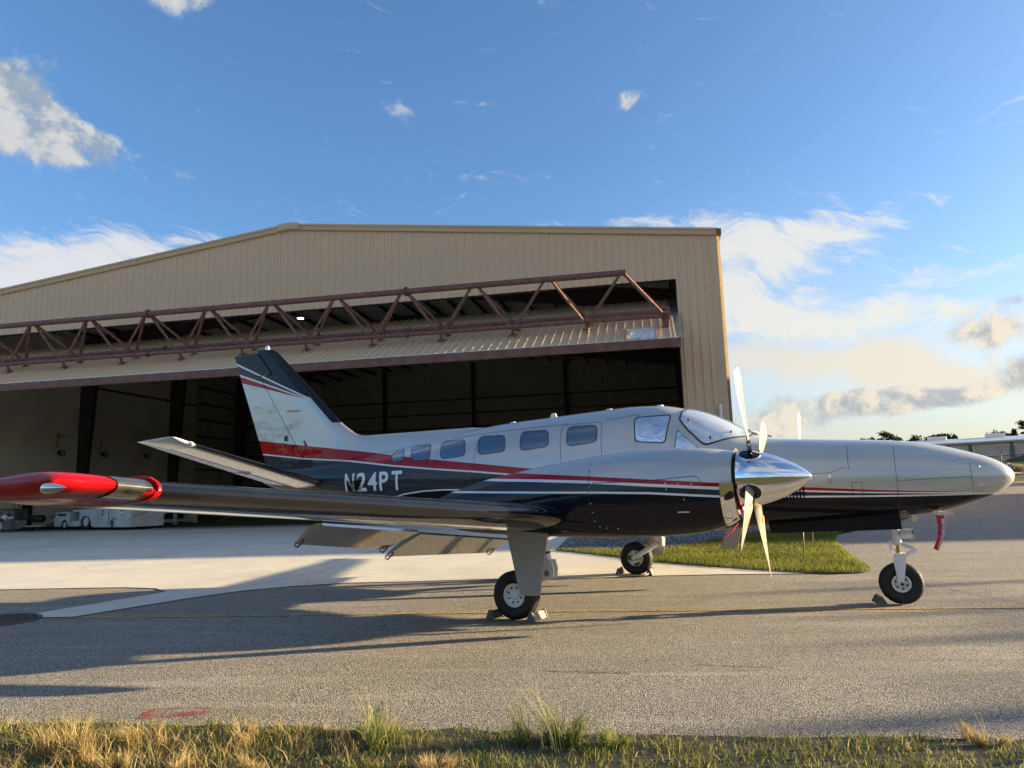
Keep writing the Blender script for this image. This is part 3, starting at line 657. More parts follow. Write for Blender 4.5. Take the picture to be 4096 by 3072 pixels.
# flashings
def rake(sa, sb_, name):
    b = MB(); rows = []
    for s in (sa, sb_):
        z = roof_z(s); rows.append([H(s, -.02, z-.04), H(s, -.10, z-.04), H(s, -.115, z+.02), H(s, -.13, z+.115), H(s, -.17, z+.13), H(s, -.175, z+.205), H(s, .4, z+.225)])
    b.grid(rows); return b.build(name, M['beige_trim'], hang, fix=False)
for a, c in ((2.66, -1.6), (-1.605, -5.9), (-5.905, -10.2), (-10.205, -14.1), (-15.0, -19.3), (-19.305, -23.6), (-23.605, -27.9), (-27.905, -31.9)): rake(a, c, 'rake_trim')
b = MB()
for s in (-14.1, -15.0): pass
b.grid([[H(s, -.05, roof_z(s)-.06), H(s, -.18, roof_z(s)-.02), H(s, -.195, roof_z(s)+.235), H(s, .5, roof_z(s)+.25)] for s in (-14.05, -14.55, -15.05)]); b.build('ridge_cap', M['beige_trim'], hang, fix=False)
b = MB(); b.prism([H(2.246, -.005, FL-.1), H(2.246, -.005, roof_z(2.3)), H(2.56, -.005, roof_z(2.56)), H(2.56, -.005, FL-.1)], hn*-.012); b.build('corner_trim', M['beige_trim'], hang)
b = MB(); b.grid([[H(2.562, -.017, z), H(2.575, -.017, z), H(2.685, .10, z), H(2.685, .25, z)] for z in (FL-.1, roof_z(2.56)+.05)]); b.build('corner_flashing', M['bronze_trim'], hang, fix=False)
b = MB(); b.box(H(2.66, .2, roof_z(2.6)+.07), (.16, .75, .20), (hu, hn, UP)); b.build('eave_return', M['bronze_trim'], hang)
b = MB(); b.box(H(2.68, 15.5, roof_z(2.66)+.05), (.14, 30, .16), (hu, hn, UP)); b.build('gutter', M['bronze_trim'], hang)
b = MB(); rows = []
for o_ in np.arange(.22, 30.7, .3048):
    for d, h in ((0, 0), (.11, 0), (.13, .03), (.17, .03), (.19, 0)): rows.append([H(2.55+h, o_+d, FL-.1), H(2.55+h, o_+d, roof_z(2.55)+.2)])
b.grid(rows); b.build('side_wall', M['beige_metal'], hang, fix=False)
b = MB(); b.grid([[H(s, o_, roof_z(s)+.21) for s in (2.7, -14.55, -31.9)] for o_ in (-.1, 31)]); b.build('roof_sheet', M['tan_roof'], hang, fix=False)
b = MB(); b.prism([H(1.0, .0, 9.02), H(1.0, .0, FL), H(1.03, .0, FL), H(1.03, 0, 9.02)], hn*.25); b.build('door_jamb', M['dark_steel'], hang)
b = MB(); b.box(H(-14.5, .14, 9.14), (31, .26, .25), (hu, hn, UP)); b.build('door_header', M['dark_steel'], hang)
b = MB(); b.tube(H(2.26, -.10, gz(*H(2.26, -.1, 0).xy)-.05), H(2.26, -.10, 4.22), .055, .055, 14); b.tube(H(2.26, -.10, 4.16), H(2.26, -.10, 4.26), .062, .062, 14); b.build('vent_pipe', M['white_paint'], hang, 40)
b = MB()
for s in np.arange(2.094, -31, -.3048):
    for z in (10.65, 9.15, 7.5, 5.5):
        if z < roof_z(s)-.25 and (z > 9.1 or s > 1.05): b.box(H(s-.055, -.004, z-.0), (.016, .008, .016), (hu, hn, UP))
tag(b.build('wall_screws', M['dark_steel'], hang, fix=False), kind='stuff')
# inside
b = MB(); b.grid([[H(-31.42, o_, FL), H(-31.42, o_, 8.0)] for o_ in (0, 18.4)]); b.build('wall_liner', M['liner'], hang, fix=False)
b = MB(); b.grid([[H(-31.42, o_, 8.02), H(-31.42, o_, 10.5)] for o_ in (0, 18.4)]); b.build('wall_liner', M['liner'], hang, fix=False)
def inner_ribbed(name, f, a, c, z0, zt):
    b = MB(); rows = []
    for t in np.arange(a, c, .3048):
        for d, h in ((0, 0), (.12, 0), (.14, .03), (.17, .03), (.19, 0)): rows.append([f(t+d, h, z0), f(t+d, h, zt(t+d))])
    b.grid(rows); return b.build(name, M['inner_sheet'], hang, fix=False)
inner_ribbed('side_sheet', lambda t, h, z: H(-31.5+h, t, z), 0, 30.5, FL, lambda t: 10.75)
inner_ribbed('side_sheet', lambda t, h, z: H(2.5-h, t, z), 0, 30.5, FL, lambda t: 10.6)
inner_ribbed('back_sheet', lambda t, h, z: H(t, 30.5-h, z), -31.5, 2.4, FL, lambda s: roof_z(s)+.2)
inner_ribbed('roof_inner_sheet', lambda t, h, z: H(z, t, roof_z(z)+.15-h), 0, 30.5, -14.55, lambda t: 2.6)
inner_ribbed('roof_inner_sheet', lambda t, h, z: H(z, t, roof_z(z)+.15-h), 0, 30.5, -31.5, lambda t: -14.55)
for k in range(8):
    z = 1.0+1.15*k; b = MB(); b.box(H(-14.5, 30.35, z), (33.8, .18, .09), (hu, hn, UP)); b.build('girt', M['dark_steel'], hang)
    if k > 0: b = MB(); b.box(H(-31.32, 24.5, z+.3), (.18, 12, .09), (hu, hn, UP)); b.build('girt', M['dark_steel'], hang); b = MB(); b.box(H(2.38, 15.3, z+.3), (.18, 30, .09), (hu, hn, UP)); b.build('girt', M['dark_steel'], hang)
b = MB(); b.box(H(-31.36, 9.2, 8.0), (.10, 18.4, .10), (hu, hn, UP)); b.build('girt', M['dark_steel'], hang)
for s in (-29.7, -22.1, -14.5, -6.9):
    b = MB(); b.box(H(s, 30.2, 6), (.22, .35, 12), (hu, hn, UP)); b.build('wind_column', M['dark_steel'], hang)
for k in range(1, 4):
    o_ = 8.05+7.62*(k-1)
    for s, sg in ((-31.4, 1), (2.45, -1)):
        b = MB(); b.prism([H(s, o_-.13, FL), H(s, o_-.13, 10.3), H(s+sg*1.05, o_-.13, 10.2), H(s+sg*.42, o_-.13, FL)], hn*.26); b.build('frame_column', M['dark_steel'], hang)
    for a, c in ((-31.3, -14.55), (2.4, -14.55)):
        b = MB(); b.prism([H(a, o_-.1, roof_z(a)), H(c, o_-.1, roof_z(c)), H(c, o_-.1, roof_z(c)-.55), H(a, o_-.1, roof_z(a)-1.0)], hn*.2); b.build('rafter', M['dark_steel'], hang)
for k in range(22):
    s = -30.5+1.5*k
    if abs(s+14.55) < .3: continue
    b = MB(); b.bar(H(s, .3, roof_z(s)-.02), H(s, 30.4, roof_z(s)-.02), .07, .2); b.build('purlin', M['dark_steel'], hang)
lt = thing('high_bay_light', 'lit round ceiling light seen through the gap above the hangar door', 'ceiling light', H(-18.2, 8, 10.9))
b = MB(); b.lathe([(0, 0), (0, .17)], H(-18.2, 8, 10.86), (0, 0, -1), 20); b.build('diffuser', M['lamp'], lt)
b = MB(); b.lathe([(0, .175), (-.05, .19), (-.12, .12), (-.16, .03), (-.9, .02)], H(-18.2, 8, 10.86), (0, 0, -1), 20); b.build('housing', M['galv'], lt, 40)
b = MB(); b.grid([[H(s, o_, FL) for s in (-31.5, -14, 2.5)] for o_ in (-.02, 15, 30.6)])
fo = b.build('hangar_floor', M['concrete_dirty'], None, fix=False); tag(fo, kind='structure')
b = MB(); b.prism([H(-31.5, -.02, -.2), H(2.5, -.02, -.2), H(2.5, -.02, FL-.004), H(-31.5, -.02, FL-.004)], hn*.02); tag(b.build('floor_edge', M['concrete'], None), kind='structure')
# ------------------------------------------------------------------ swung-up hangar door with its outside truss
door = part('hangar_door', hang)
DS = (hn*1.96+UP).normalized(); DN = (UP*1.96-hn).normalized()
D0 = -3.2
def DP(s, t, h=0.0):
    """t metres up the door from its lower edge, h out of the sheet"""
    p = H(s, D0, 6.13)+DS*t+DN*h; return p
TL = 5.75
for i in range(35):
    s1 = .78-PW*i; b = MB(); b.grid([[DP(s1-PW+d, t, h) for d, h in RP] for t in (0, TL)]); o_ = b.build('sheet_panel', M['beige_metal'], door, fix=False)
b = MB(); b.grid([[DP(s, t, h) for s, h in ((.74, .04), (.80, .012), (1.02, .012), (1.03, -.10))] for t in np.linspace(-.02, TL, 12)]); b.build('edge_flashing', M['galv'], door, fix=False)
S0, S1 = .92, -31.2
b = MB(); b.box((H(S0-.30, D0, 0)+H(S1, D0, 0))/2+UP*(5.985)+hn*-.06, (S0-.30-S1, .14, .285), (hu, hn, UP)); b.build('bottom_rail', M['rust'], door)
b = MB(); b.box(H(S0-.14, D0-.06, 5.985), (.31, .15, .30), (hu, hn, UP)); b.build('rail_end', M['red_steel'], door)
b = MB(); b.box((H(S0-.05, D0, 0)+H(S1, D0, 0))/2+UP*(6.14)+hn*-.085, (S0-S1, .11, .02), (hu, hn, UP)); b.build('rail_flashing', M['galv'], door)
CF = lambda s: H(s, -2.0, 7.20); CB = lambda s: H(s, -1.2, 7.55); CT = lambda s: H(s, -2.28, 8.74)
def joints(f, r, s0, js, s1, name):
    cuts = [s0]+list(js)+[s1]
    for a, c in zip(cuts[:-1], cuts[1:]):
        b = MB(); b.tube(f(a-.002), f(c+.002), r, r, 18); b.build(name, M['red_steel'], door, 40)
    for j in js:
        b = MB(); b.tube(f(j-.03), f(j+.03), r*1.55, r*1.55, 18); fl_ = b.build('pipe_flange', M['rust'], door, 40)
        b = MB()
        for k in range(6):
            a = k*PI/3; e = (UP*math.cos(a)+hn*math.sin(a))*r*1.28; b.tube(f(j-.06)+e, f(j+.06)+e, .018, .018, 6)
        tag(b.build('flange_bolt', M['black'], fl_), kind='stuff')
joints(CT, .11, -.72, (-8.68, -19.32), -31.2, 'top_chord'); joints(CF, .084, .40, (-8.73, -19.46), -31.2, 'bottom_chord'); joints(CB, .084, .40, (-8.9, -19.3), -31.2, 'bottom_chord')
def brace(a, c, w=.075):
    d = (c-a).normalized(); b = MB(); b.bar(a+d*.08, c-d*.07, w, w, DN); b.build('brace', M['rust'] if rnd.random() < .3 else M['red_steel'], door)
for k in range(0, 12):
    t_ = -.80-2.65*k; b0 = .48-2.65*k; b1 = .48-2.65*(k+1)
    for f in (CF, CB):
        brace(CT(t_-.09), f(b1+.10));  brace(CT(t_+.09 if k else t_-.02), f(b0-.10 if k else b0), .075 if k else .10)
    p = CF(b1); b = MB(); b.tube(p, DP(0, 0)*0+p-DN*.36, .05, .05, 12); b.tube(p-DN*.26, p-DN*.29, .10, .10, 12); b.box(p-DN*.30, (.34, .10, .03), (hu, DS, DN)); b.build('standoff_post', M['red_steel'], door, 40)
    p = CB(b1); b = MB(); b.tube(p, p-DN*.36, .05, .05, 12); b.box(p-DN*.30, (.30, .10, .03), (hu, DS, DN)); b.build('standoff_post', M['red_steel'], door, 40)
    b = MB(); b.bar(CF(b0), CB(b1), .03, .03); b.build('tie_rod', M['red_steel'], door)
    b = MB(); b.bar(CF(b1), CB(b1), .06, .06); b.build('strut', M['red_steel'], door)
for f in (CF, CB):
    b = MB(); p = f(.52); b.box(p, (.26, .03, .24), (hu, DS, DN)); b.box(p+DN*.11, (.28, .2, .03), (hu, DS, DN)); b.box(p-DN*.11, (.28, .2, .03), (hu, DS, DN)); b.box(p-hu*.11, (.025, .19, .2), (hu, DS, DN)); b.box(p+hu*.0, (.025, .19, .2), (hu, DS, DN)); b.build('end_bracket', M['red_steel'], door)
b = MB(); b.box(CF(.52)-DN*.25, (.22, .20, .24), (hu, DS, DN)); b.build('end_post', M['red_steel'], door)
b = MB(); b.box((DP(-.31, .12)+DP(-.31, 1.50))/2+DN*.03, (.90, 1.30, .035), (hu, DS, DN)); md = b.build('man_door', mat('pale door paint', (.62, .60, .54), .65), door)
b = MB()
for s in (-.80, .18): b.box((DP(s, .12)+DP(s, 1.50))/2+DN*.03, (.05, 1.38, .07), (hu, DS, DN))
b.box(DP(-.31, 1.50)+DN*.03, (1.03, .05, .07), (hu, DS, DN)); b.build('frame', M['beige_trim'], md)
b = MB(); b.box(DP(-.68, .78)+DN*.06, (.05, .16, .03), (hu, DS, DN)); b.bar(DP(-.68, .78)+DN*.09, DP(-.56, .78)+DN*.09, .02, .02); b.build('handle', M['chrome'], md)
# ------------------------------------------------------------------ things inside the hangar
def reel(o_, z, label):
    p = H(-31.40, o_, z); t = thing('wall_fan', label, 'wall fan', p, 'round fans on the hangar wall')
    b = MB(); b.lathe([(.02, .17), (.03, .135), (.10, .135), (.11, .17), (.06, .19), (.02, .17)], p, hu, 32); b.build('rim', M['black'], t, 40)
    b = MB(); b.lathe([(.07, .0), (.07, .135)], p, hu, 28); b.build('disc', M['galv'] if 0 else mat('fan disc', (.55, .52, .45), .6), t)
    b = MB(); b.lathe([(.075, .05), (.12, .04), (.13, 0)], p, hu, 16); b.build('hub', M['black'], t, 40)
    b = MB(); b.box(H(-31.38, o_-.22, z), (.06, .08, .24), (hu, hn, UP)); b.build('bracket', M['black'], t)
    b = MB(); b.sweep([H(-31.36, o_-.24, z-.05), H(-31.36, o_-.55, z+.1), H(-31.36, o_-.38, z+.4), H(-31.36, o_-.30, z+.88)], .015, 6); b.build('cord', M['black'], t)
reel(6.84, 4.19, 'round wall fan left of the dark steel columns in the hangar'); reel(9.97, 4.25, 'round wall fan between the two dark steel columns'); reel(13.54, 4.32, 'round wall fan hidden partly by the tail of the aeroplane')
cb = MB(); cb.bar(H(-31.38, 6.5, 5.10), H(-31.38, 13.6, 5.22), .03, .03)
for o_ in (6.55, 9.75, 13.3): cb.box(H(-31.37, o_, 5.08+.018*(o_-6.5)), (.08, .14, .16), (hu, hn, UP))
cb.build('conduit', M['galv'], hang)
b = MB(); b.box(H(-31.39, 4.9, 1.33), (.04, .60, 2.06), (hu, hn, UP)); b.build('doorway_dark_slab', M['black'], hang); b = MB(); b.box(H(-31.38, 5.26, 1.35), (.06, .10, 2.1), (hu, hn, UP)); b.build('door_trim', M['cream'], hang)  # black slab stands in for the darkness of the open doorway
p = H(-31.30, 4.16, 1.5); t = thing('fire_extinguisher', 'small extinguisher hanging on the tan wall beside the dark doorway', 'fire extinguisher', p)
b = MB(); b.lathe([(-.22, 0), (-.22, .085), (.14, .085), (.19, .04), (.24, .03)], p, (0, 0, 1), 16); b.build('cylinder', mat('extinguisher', (.45, .43, .40), .35), t, 40); b = MB(); b.box(p+UP*.27, (.12, .05, .06), (hu, hn, UP)); b.build('valve', M['black'], t)
# tug
F0 = H(-26.44, 1.93, FL); au = (hu*.945-hn*.327).normalized(); av = (hu*.327+hn*.945).normalized()
tug = thing('tow_tug', 'pale grey airport tow tractor parked inside the hangar behind the wing tip', 'tow tractor', F0)
def TP(u, v, w): return F0+au*u+av*v+UP*w
def tbox(b, u0, u1, v0, v1, w0, w1): b.box(TP((u0+u1)/2, (v0+v1)/2, (w0+w1)/2), (u1-u0, v1-v0, w1-w0), (au, av, UP)); return b
def arch(b, u0, u1, w0, w1, cu, r, v0=0.0, v1=1.5):
    """side plate with a wheel arch, given depth"""
    pts = [(u0, w0), (u0, w1), (u1, w1), (u1, w0)]
    n = 10; a = []
    if u0 < cu-r: pass
    ar = [(cu+r*math.cos(t), max(w0, .0)+r*math.sin(t)*1.0) for t in np.linspace(0, PI, n)]
    poly = [(u0, w0), (u0, w1), (u1, w1), (u1, w0)]+[q for q in ar if u0 < q[0] < u1]
    b.prism([TP(u, v0, w) for u, w in poly], av*(v1-v0))
b = MB(); arch(b, -.84, .38, .16, .58, 0, .30); tbox(b, -.74, .36, .02, 1.48, .58, .80); b.build('front_body', M['tug'], tug)
b = MB(); tbox(b, -.55, .1, -.004, .0, .62, .72); b.build('grille', M['black'], tug)
b = MB(); tbox(b, .38, 1.20, .1, 1.4, .16, .40); tbox(b, .30, 1.6, .2, 1.3, .78, .90); b.build('driver_well', M['tug'], tug); b = MB(); tbox(b, .6, 1.1, .4, 1.1, .40, .62); tbox(b, 1.02, 1.15, .4, 1.1, .6, .95); b.build('seat', M['black'], tug)
b = MB(); arch(b, 1.18, 2.25, .16, .90, 1.67, .46); tbox(b, 2.25, 5.0, 0, 1.5, .12, .90); b.build('rear_body', M['tug'], tug)
b = MB(); b.sweep([TP(.45, .75, .70), TP(.62, .75, 1.02)], .015, 6); ce = TP(.64, .75, 1.04); b.sweep([ce+(av*math.cos(a)+au*math.sin(a)*.9+UP*.35*math.sin(a))*.17 for a in np.linspace(0, 2*PI, 14)], .014, 6); b.build('steering_wheel', M['black'], tug)
for u, r in ((0, .235), (1.67, .37)):
    for v in (.12, 1.36):
        c = TP(u, v, r); b = MB(); b.lathe([(-.10, r*.55), (-.11, r*.8), (-.08, r*.96), (-.03, r), (.03, r), (.08, r*.96), (.11, r*.8), (.10, r*.55)], c, av, 30); b.build('tyre', M['rubber'], tug, 40)
        b = MB(); b.lathe([(-.10, r*.56), (-.06, r*.5), (-.05, r*.2), (-.10, r*.16), (-.10, 0)], c, av, 24); b.build('rim', M['tug'], tug, 40)
for u, w in ((2.95, .80), (2.95, .66), (4.35, .82)):
    b = MB(); b.lathe([(0, .0), (.006, .055), (.0, .06)], TP(u, -.012, w), av, 14); b.build('lamp_glint_disc', M['black'], tug)
b = MB(); b.lathe([(0, 0), (.006, .06), (0, .065)], TP(4.35, -.012, .69), av, 14); b.build('lamp_glint_disc', M['glass_lens'], tug)  # shiny disc put in for a glint on the body, not a lamp
b = MB(); tbox(b, 3.40, 3.43, -.01, .0, .2, .86); b.sweep([TP(3.6, -.02, .25), TP(3.65, -.05, .42), TP(3.9, -.05, .50), TP(4.0, -.03, .46)], .014, 6); tbox(b, 3.62, 3.78, -.03, 0, .14, .4); b.build('tow_hitch', M['dark_steel'], tug)
# tool chest
q0 = H(-30.6, 3.16, FL); t = thing('tool_chest', 'grey drawer tool chest against the tan hangar wall', 'tool chest', q0)
def hb(b, s, o_, z, d): return b.box(H(s, o_, z), d, (hu, hn, UP))
b = MB(); hb(b, -30.75, 3.55, .80, (.5, .95, .95)); b.build('cabinet', M['tug'], t)
for k in range(4): b = MB(); hb(b, -30.485, 3.62, 1.20-.13*k, (.02, .72, .11)); d_ = b.build('drawer', M['galv'], t); b = MB(); hb(b, -30.465, 3.62, 1.235-.13*k, (.02, .6, .012)); b.build('handle', M['black'], d_)
b = MB(); hb(b, -30.7, 3.5, 1.29, (.62, 1.1, .03)); b.build('top', M['dark_steel'], t)
# engine on a stand, tank cart, drum, work stand
q0 = H(-28.87, 1.23, FL); t = thing('engine_stand', 'clutter of engine parts on a low stand at the far left of the hangar', 'engine stand', q0)
b = MB()
for e in (-.4, .4): b.tube(H(-28.87+e, 1.0, FL+.04), H(-28.87+e, 1.6, FL+.04), .03, .03, 8); b.tube(H(-28.87+e, 1.3, FL), H(-28.87+e, 1.3, FL+.5), .03, .03, 8)
b.build('frame', M['dark_steel'], t)
b = MB(); b.lathe([(-.4, 0), (-.4, .14), (-.25, .22), (.1, .24), (.3, .15), (.42, .1), (.42, 0)], H(-28.87, 1.3, FL+.62), hu, 18); b.build('engine_case', M['galv'], t, 40)
for k in range(5): b = MB(); p = H(-29.2+.16*k, 1.2, FL+.62+.12*math.sin(k*2)); b.ball(p-hn*.14, .09, 10, 6, (1, .8, .9)); b.build('cylinder_head', M['tug'] if k % 2 else M['dark_steel'], t, 60)
b = MB(); b.lathe([(0, .16), (.05, .2), (.1, .16)], H(-29.3, 1.25, FL+.25), hn, 18); b.build('pulley', M['cream'], t, 40)
q0 = H(-28.4, 2.0, FL); t = thing('tank_cart', 'dark cylinder tank lying on a small wheeled cart left of the tow tractor', 'tank cart', q0)
b = MB(); hb(b, -28.3, 2.3, FL+.20, (1.1, .6, .06)); b.build('deck', M['tug'], t); b = MB(); b.lathe([(-.42, 0), (-.42, .12), (-.36, .17), (.36, .17), (.42, .12), (.42, 0)], H(-28.3, 2.3, FL+.52), hu, 18); b.build('tank', M['black'], t, 40)
for e in (-.38, .38):
    for o_ in (2.02, 2.58): b = MB(); b.lathe([(-.03, .0), (-.03, .10), (.03, .10), (.03, 0)], H(-28.3+e, o_, FL+.10), hn, 16); b.build('wheel', M['rubber'], t, 40)
b = MB(); b.sweep([H(-27.8, 2.3, FL+.2), H(-27.2, 2.6, FL+.35), H(-26.9, 2.7, FL+.6)], .02, 6); b.build('handle', M['dark_steel'], t)
q0 = H(-23.31, 6.47, FL); t = thing('drum', 'plain grey drum standing on the hangar floor behind the wing', 'drum', q0)
b = MB(); b.lathe([(0, 0), (0, .27), (.02, .28), (.3, .275), (.32, .285), (.34, .275), (.84, .28), (.86, .27), (.86, 0)], q0, (0, 0, 1), 24); b.build('barrel', M['tug'], t, 40)
q0 = H(-24.6, 4.6, FL); t = thing('work_stand', 'pale timber braced work stand beside the tow tractor', 'work stand', q0)
for s, o_ in ((-24.6, 4.6), (-22.6, 4.4), (-24.3, 5.7), (-22.3, 5.5)): b = MB(); hb(b, s, o_, FL+.45, (.14, .14, .9)); b.build('leg', M['wood'], t)
for a, c in (((-24.6, 4.6, .22), (-22.6, 4.4, .22)), ((-24.6, 4.6, .86), (-22.6, 4.4, .86)), ((-24.3, 5.7, .22), (-22.3, 5.5, .22)), ((-24.3, 5.7, .86), (-22.3, 5.5, .86)), ((-24.0, 4.55, .25), (-22.7, 4.42, .84))): b = MB(); b.bar(H(a[0], a[1], FL+a[2]), H(c[0], c[1], FL+c[2]), .06, .14); b.build('rail', M['wood'], t)
b = MB(); b.box(H(-23.4, 5.05, FL+.93), (2.2, 1.3, .04), (hu, hn, UP)); b.build('deck', M['wood'], t)
b = MB(); b.sweep([H(-30.3, 5.1, FL+.05), H(-30.0, 5.6, FL+.55), H(-29.9, 6.1, FL+.6), H(-29.9, 6.2, FL+.05)], .03, 8); b.sweep([H(-30.2, 4.7, FL+.5), H(-29.9, 6.0, FL+.58)], .025, 6); tag(b.build('tow_bar', M['dark_steel'], None), 'dark bent tow bar leaning near the hangar wall left of the tow tractor', 'tow bar')
# ------------------------------------------------------------------ the aeroplane (X forward, Y to its left, Z up)
def pchip(xs, ys, x):
    xs = np.asarray(xs, float); ys = np.asarray(ys, float); x = np.clip(np.asarray(x, float), xs[0], xs[-1])
    h = np.diff(xs); d = np.diff(ys)/h; m = np.zeros(len(xs))
    for i in range(1, len(xs)-1):
        if d[i-1]*d[i] > 0:
            w1 = 2*h[i]+h[i-1]; w2 = h[i]+2*h[i-1]; m[i] = (w1+w2)/(w1/d[i-1]+w2/d[i])
    m[0] = d[0]; m[-1] = d[-1]
    i = np.clip(np.searchsorted(xs, x, side='right')-1, 0, len(xs)-2); t = (x-xs[i])/h[i]
    return ys[i]*(1+2*t)*(1-t)**2+h[i]*m[i]*t*(1-t)**2+ys[i+1]*t*t*(3-2*t)+h[i]*m[i+1]*t*t*(t-1)
FUS = np.array([(-6.05,1.86,1.66,.06,1.76,2),(-5.9,1.90,1.60,.10,1.75,2),(-5.2,1.93,1.47,.21,1.70,2),(-4.4,2.0,1.33,.34,1.66,2.1),(-3.6,2.06,1.20,.46,1.63,2.1),(-2.7,2.17,1.05,.60,1.60,2.15),
(-2.0,2.27,.93,.68,1.58,2.2),(-1.3,2.37,.85,.73,1.56,2.25),(-.3,2.428,.80,.745,1.55,2.3),(.3,2.458,.80,.745,1.55,2.3),(.75,2.477,.80,.745,1.55,2.3),(1.15,2.464,.80,.74,1.55,2.3),(1.48,2.40,.81,.725,1.54,2.25),
(1.73,2.325,.82,.71,1.52,2.2),(2.03,2.185,.84,.68,1.5,2.15),(2.28,2.03,.86,.65,1.47,2.2),(2.5,1.955,.875,.625,1.45,2.25),(3.0,1.912,.905,.57,1.43,2.25),(3.4,1.882,.93,.525,1.42,2.2),(3.86,1.842,.965,.46,1.41,2.15),(4.1,1.81,.995,.42,1.40,2.1),
(4.34,1.758,1.045,.365,1.40,2.05),(4.59,1.68,1.125,.29,1.395,2),(4.82,1.59,1.21,.20,1.395,2),(4.94,1.51,1.285,.125,1.395,2),(4.99,1.455,1.335,.06,1.395,2),(5.008,1.40,1.39,.006,1.395,2)])
NAC = np.array([(-1.15,1.20,1.10,.03,1.15,2),(-.95,1.345,1.02,.10,1.18,2),(-.65,1.44,.95,.19,1.2,2.1),(-.33,1.525,.92,.27,1.23,2.2),(.1,1.60,.90,.34,1.26,2.3),(.6,1.675,.885,.39,1.3,2.4),(1.2,1.745,.88,.41,1.33,2.4),(1.6,1.77,.885,.41,1.35,2.4),(1.92,1.772,.905,.40,1.36,2.35),(2.15,1.757,.935,.38,1.38,2.3),(2.36,1.727,1.0,.345,1.40,2.2),(2.46,1.705,1.06,.315,1.41,2.1)])
def sect(A, x): return [float(pchip(A[:, 0], A[:, k], x)) for k in range(1, 6)]
def ring(A, x, n, y0=0.0, grow=0.0):
    zt, zb, w, zc, ex = sect(A, x); e = 2/ex; out = []
    for j in range(n):
        a = 2*PI*j/n; c, s = math.cos(a), math.sin(a); y = math.copysign(abs(c)**e, -c)*(w+grow); q = math.copysign(abs(s)**e, s)
        out.append((x, y0+y, zc+(zt-zc+grow)*q if q > 0 else zc+(zc-zb+grow)*q))
    return out
def side_y(A, x, z, y0=0.0, grow=0.0, left=False):
    """y of the right (or left) skin at x, z"""
    zt, zb, w, zc, n = sect(A, x); h = (zt-zc) if z > zc else (zc-zb); h = max(h, 1e-4); q = min(abs((z-zc)/h), .9995)
    y = (w*(1-q**n)**(1/n)+grow); return y0+(y if left else -y)
def fine(P, d):
    out = []
    for p, q in zip(P, list(P[1:])+[P[0]]):
        k = max(1, int(math.hypot(q[0]-p[0], q[1]-p[1])/d)); out += [(p[0]+(q[0]-p[0])*i/k, p[1]+(q[1]-p[1])*i/k) for i in range(k)]
    return out
def patch(b, A, poly, step, grow, y0=0.0, left=False, map_=None, holes=()):
    if holes:
        sub_ = lambda P: [(p[0]+(q[0]-p[0])*i/8, p[1]+(q[1]-p[1])*i/8) for p, q in zip(P, list(P[1:])+[P[0]]) for i in range(8)]
        A_, B_ = sub_(poly), sub_(holes[0]); b.grid([[(x, side_y(A, x, z, y0, grow, left), z) for x, z in Q+Q[:1]] for Q in (A_, B_)]); return
    poly = fine(poly, .03)
    v, f = cdt(poly, step, holes)
    b.add([(x, side_y(A, x, z, y0, grow, left), z) if map_ is None else map_(x, z) for x, z in v], f)
plane = thing('turboprop_airplane', 'silver, red and black twin engine propeller aeroplane parked in front of the open hangar', 'airplane', (0, 0, 0))
xs = np.unique(np.concatenate([np.linspace(-6.05, 4.6, 190), np.linspace(4.6, 4.94, 22), np.linspace(4.94, 5.008, 14), FUS[:, 0]]))
b = MB(); b.grid([ring(FUS, x, 112) for x in xs], True, True); fus = b.build('fuselage', M['fus'], plane, 40)
# --- windows
WIN = [[(-3.03, 2.045), (-2.80, 2.09), (-2.655, 1.905), (-2.93, 1.885)], [(-2.69, 2.125), (-2.25, 2.125), (-2.14, 1.90), (-2.51, 1.885)], [(-2.07, 2.157), (-1.60, 2.15), (-1.51, 1.92), (-1.97, 1.888)],
       [(-1.39, 2.178), (-.925, 2.17), (-.86, 1.945), (-1.315, 1.912)], [(-.70, 2.203), (-.255, 2.196), (-.205, 1.978), (-.655, 1.935)], [(-.002, 2.222), (.45, 2.218), (.482, 2.0), (.035, 1.955)]]
WIN = [[(x+.02*(i in (0, 3))-.02*(i in (1, 2)), z) for i, (x, z) in enumerate(w)] for w in WIN]
def shrink(poly, d):
    cx = sum(p[0] for p in poly)/len(poly); cz = sum(p[1] for p in poly)/len(poly); out = []
    for x, z in poly:
        v = Vector((x-cx, z-cz)); L = v.length; v *= (L-d)/L; out.append((cx+v.x, cz+v.y))
    return out
for w in WIN:
    for left in (False, True):
        r = rounded([(x+(.012 if i in (1, 2) else -.012), z+(.008 if i < 2 else -.008)) for i, (x, z) in enumerate(w)], .085, 6)
        b = MB(); patch(b, FUS, r, .05, .003, left=left); wo_ = b.build('cabin_window', M['cabin_glass'], plane, 180)
        b = MB(); patch(b, FUS, r, .06, .005, left=left, holes=[shrink(r, .009)]); b.build('frame', M['seam'], wo_, 180)
CK = [(.93, 2.292), (1.405, 2.302), (1.365, 1.92), (.975, 1.958)]
VT = [(1.495, 2.095), (1.80, 1.80), (1.47, 1.80)]
for left in (False, True):
    r = rounded(CK, .06, 5); b = MB(); patch(b, FUS, r, .03, .003, left=left); k = b.build('cockpit_side_window', M['foil'], plane, 180)
    b = MB(); patch(b, FUS, r, .06, .005, left=left, holes=[shrink(r, .016)]); b.build('frame', M['seam'], k, 180)
    r = rounded(VT, .04, 4); b = MB(); patch(b, FUS, r, .03, .003, left=left); k = b.build('vent_window', M['foil'], plane, 180)
    b = MB(); patch(b, FUS, r, .06, .005, left=left, holes=[shrink(r, .010)]); b.build('frame', M['seam'], k, 180)
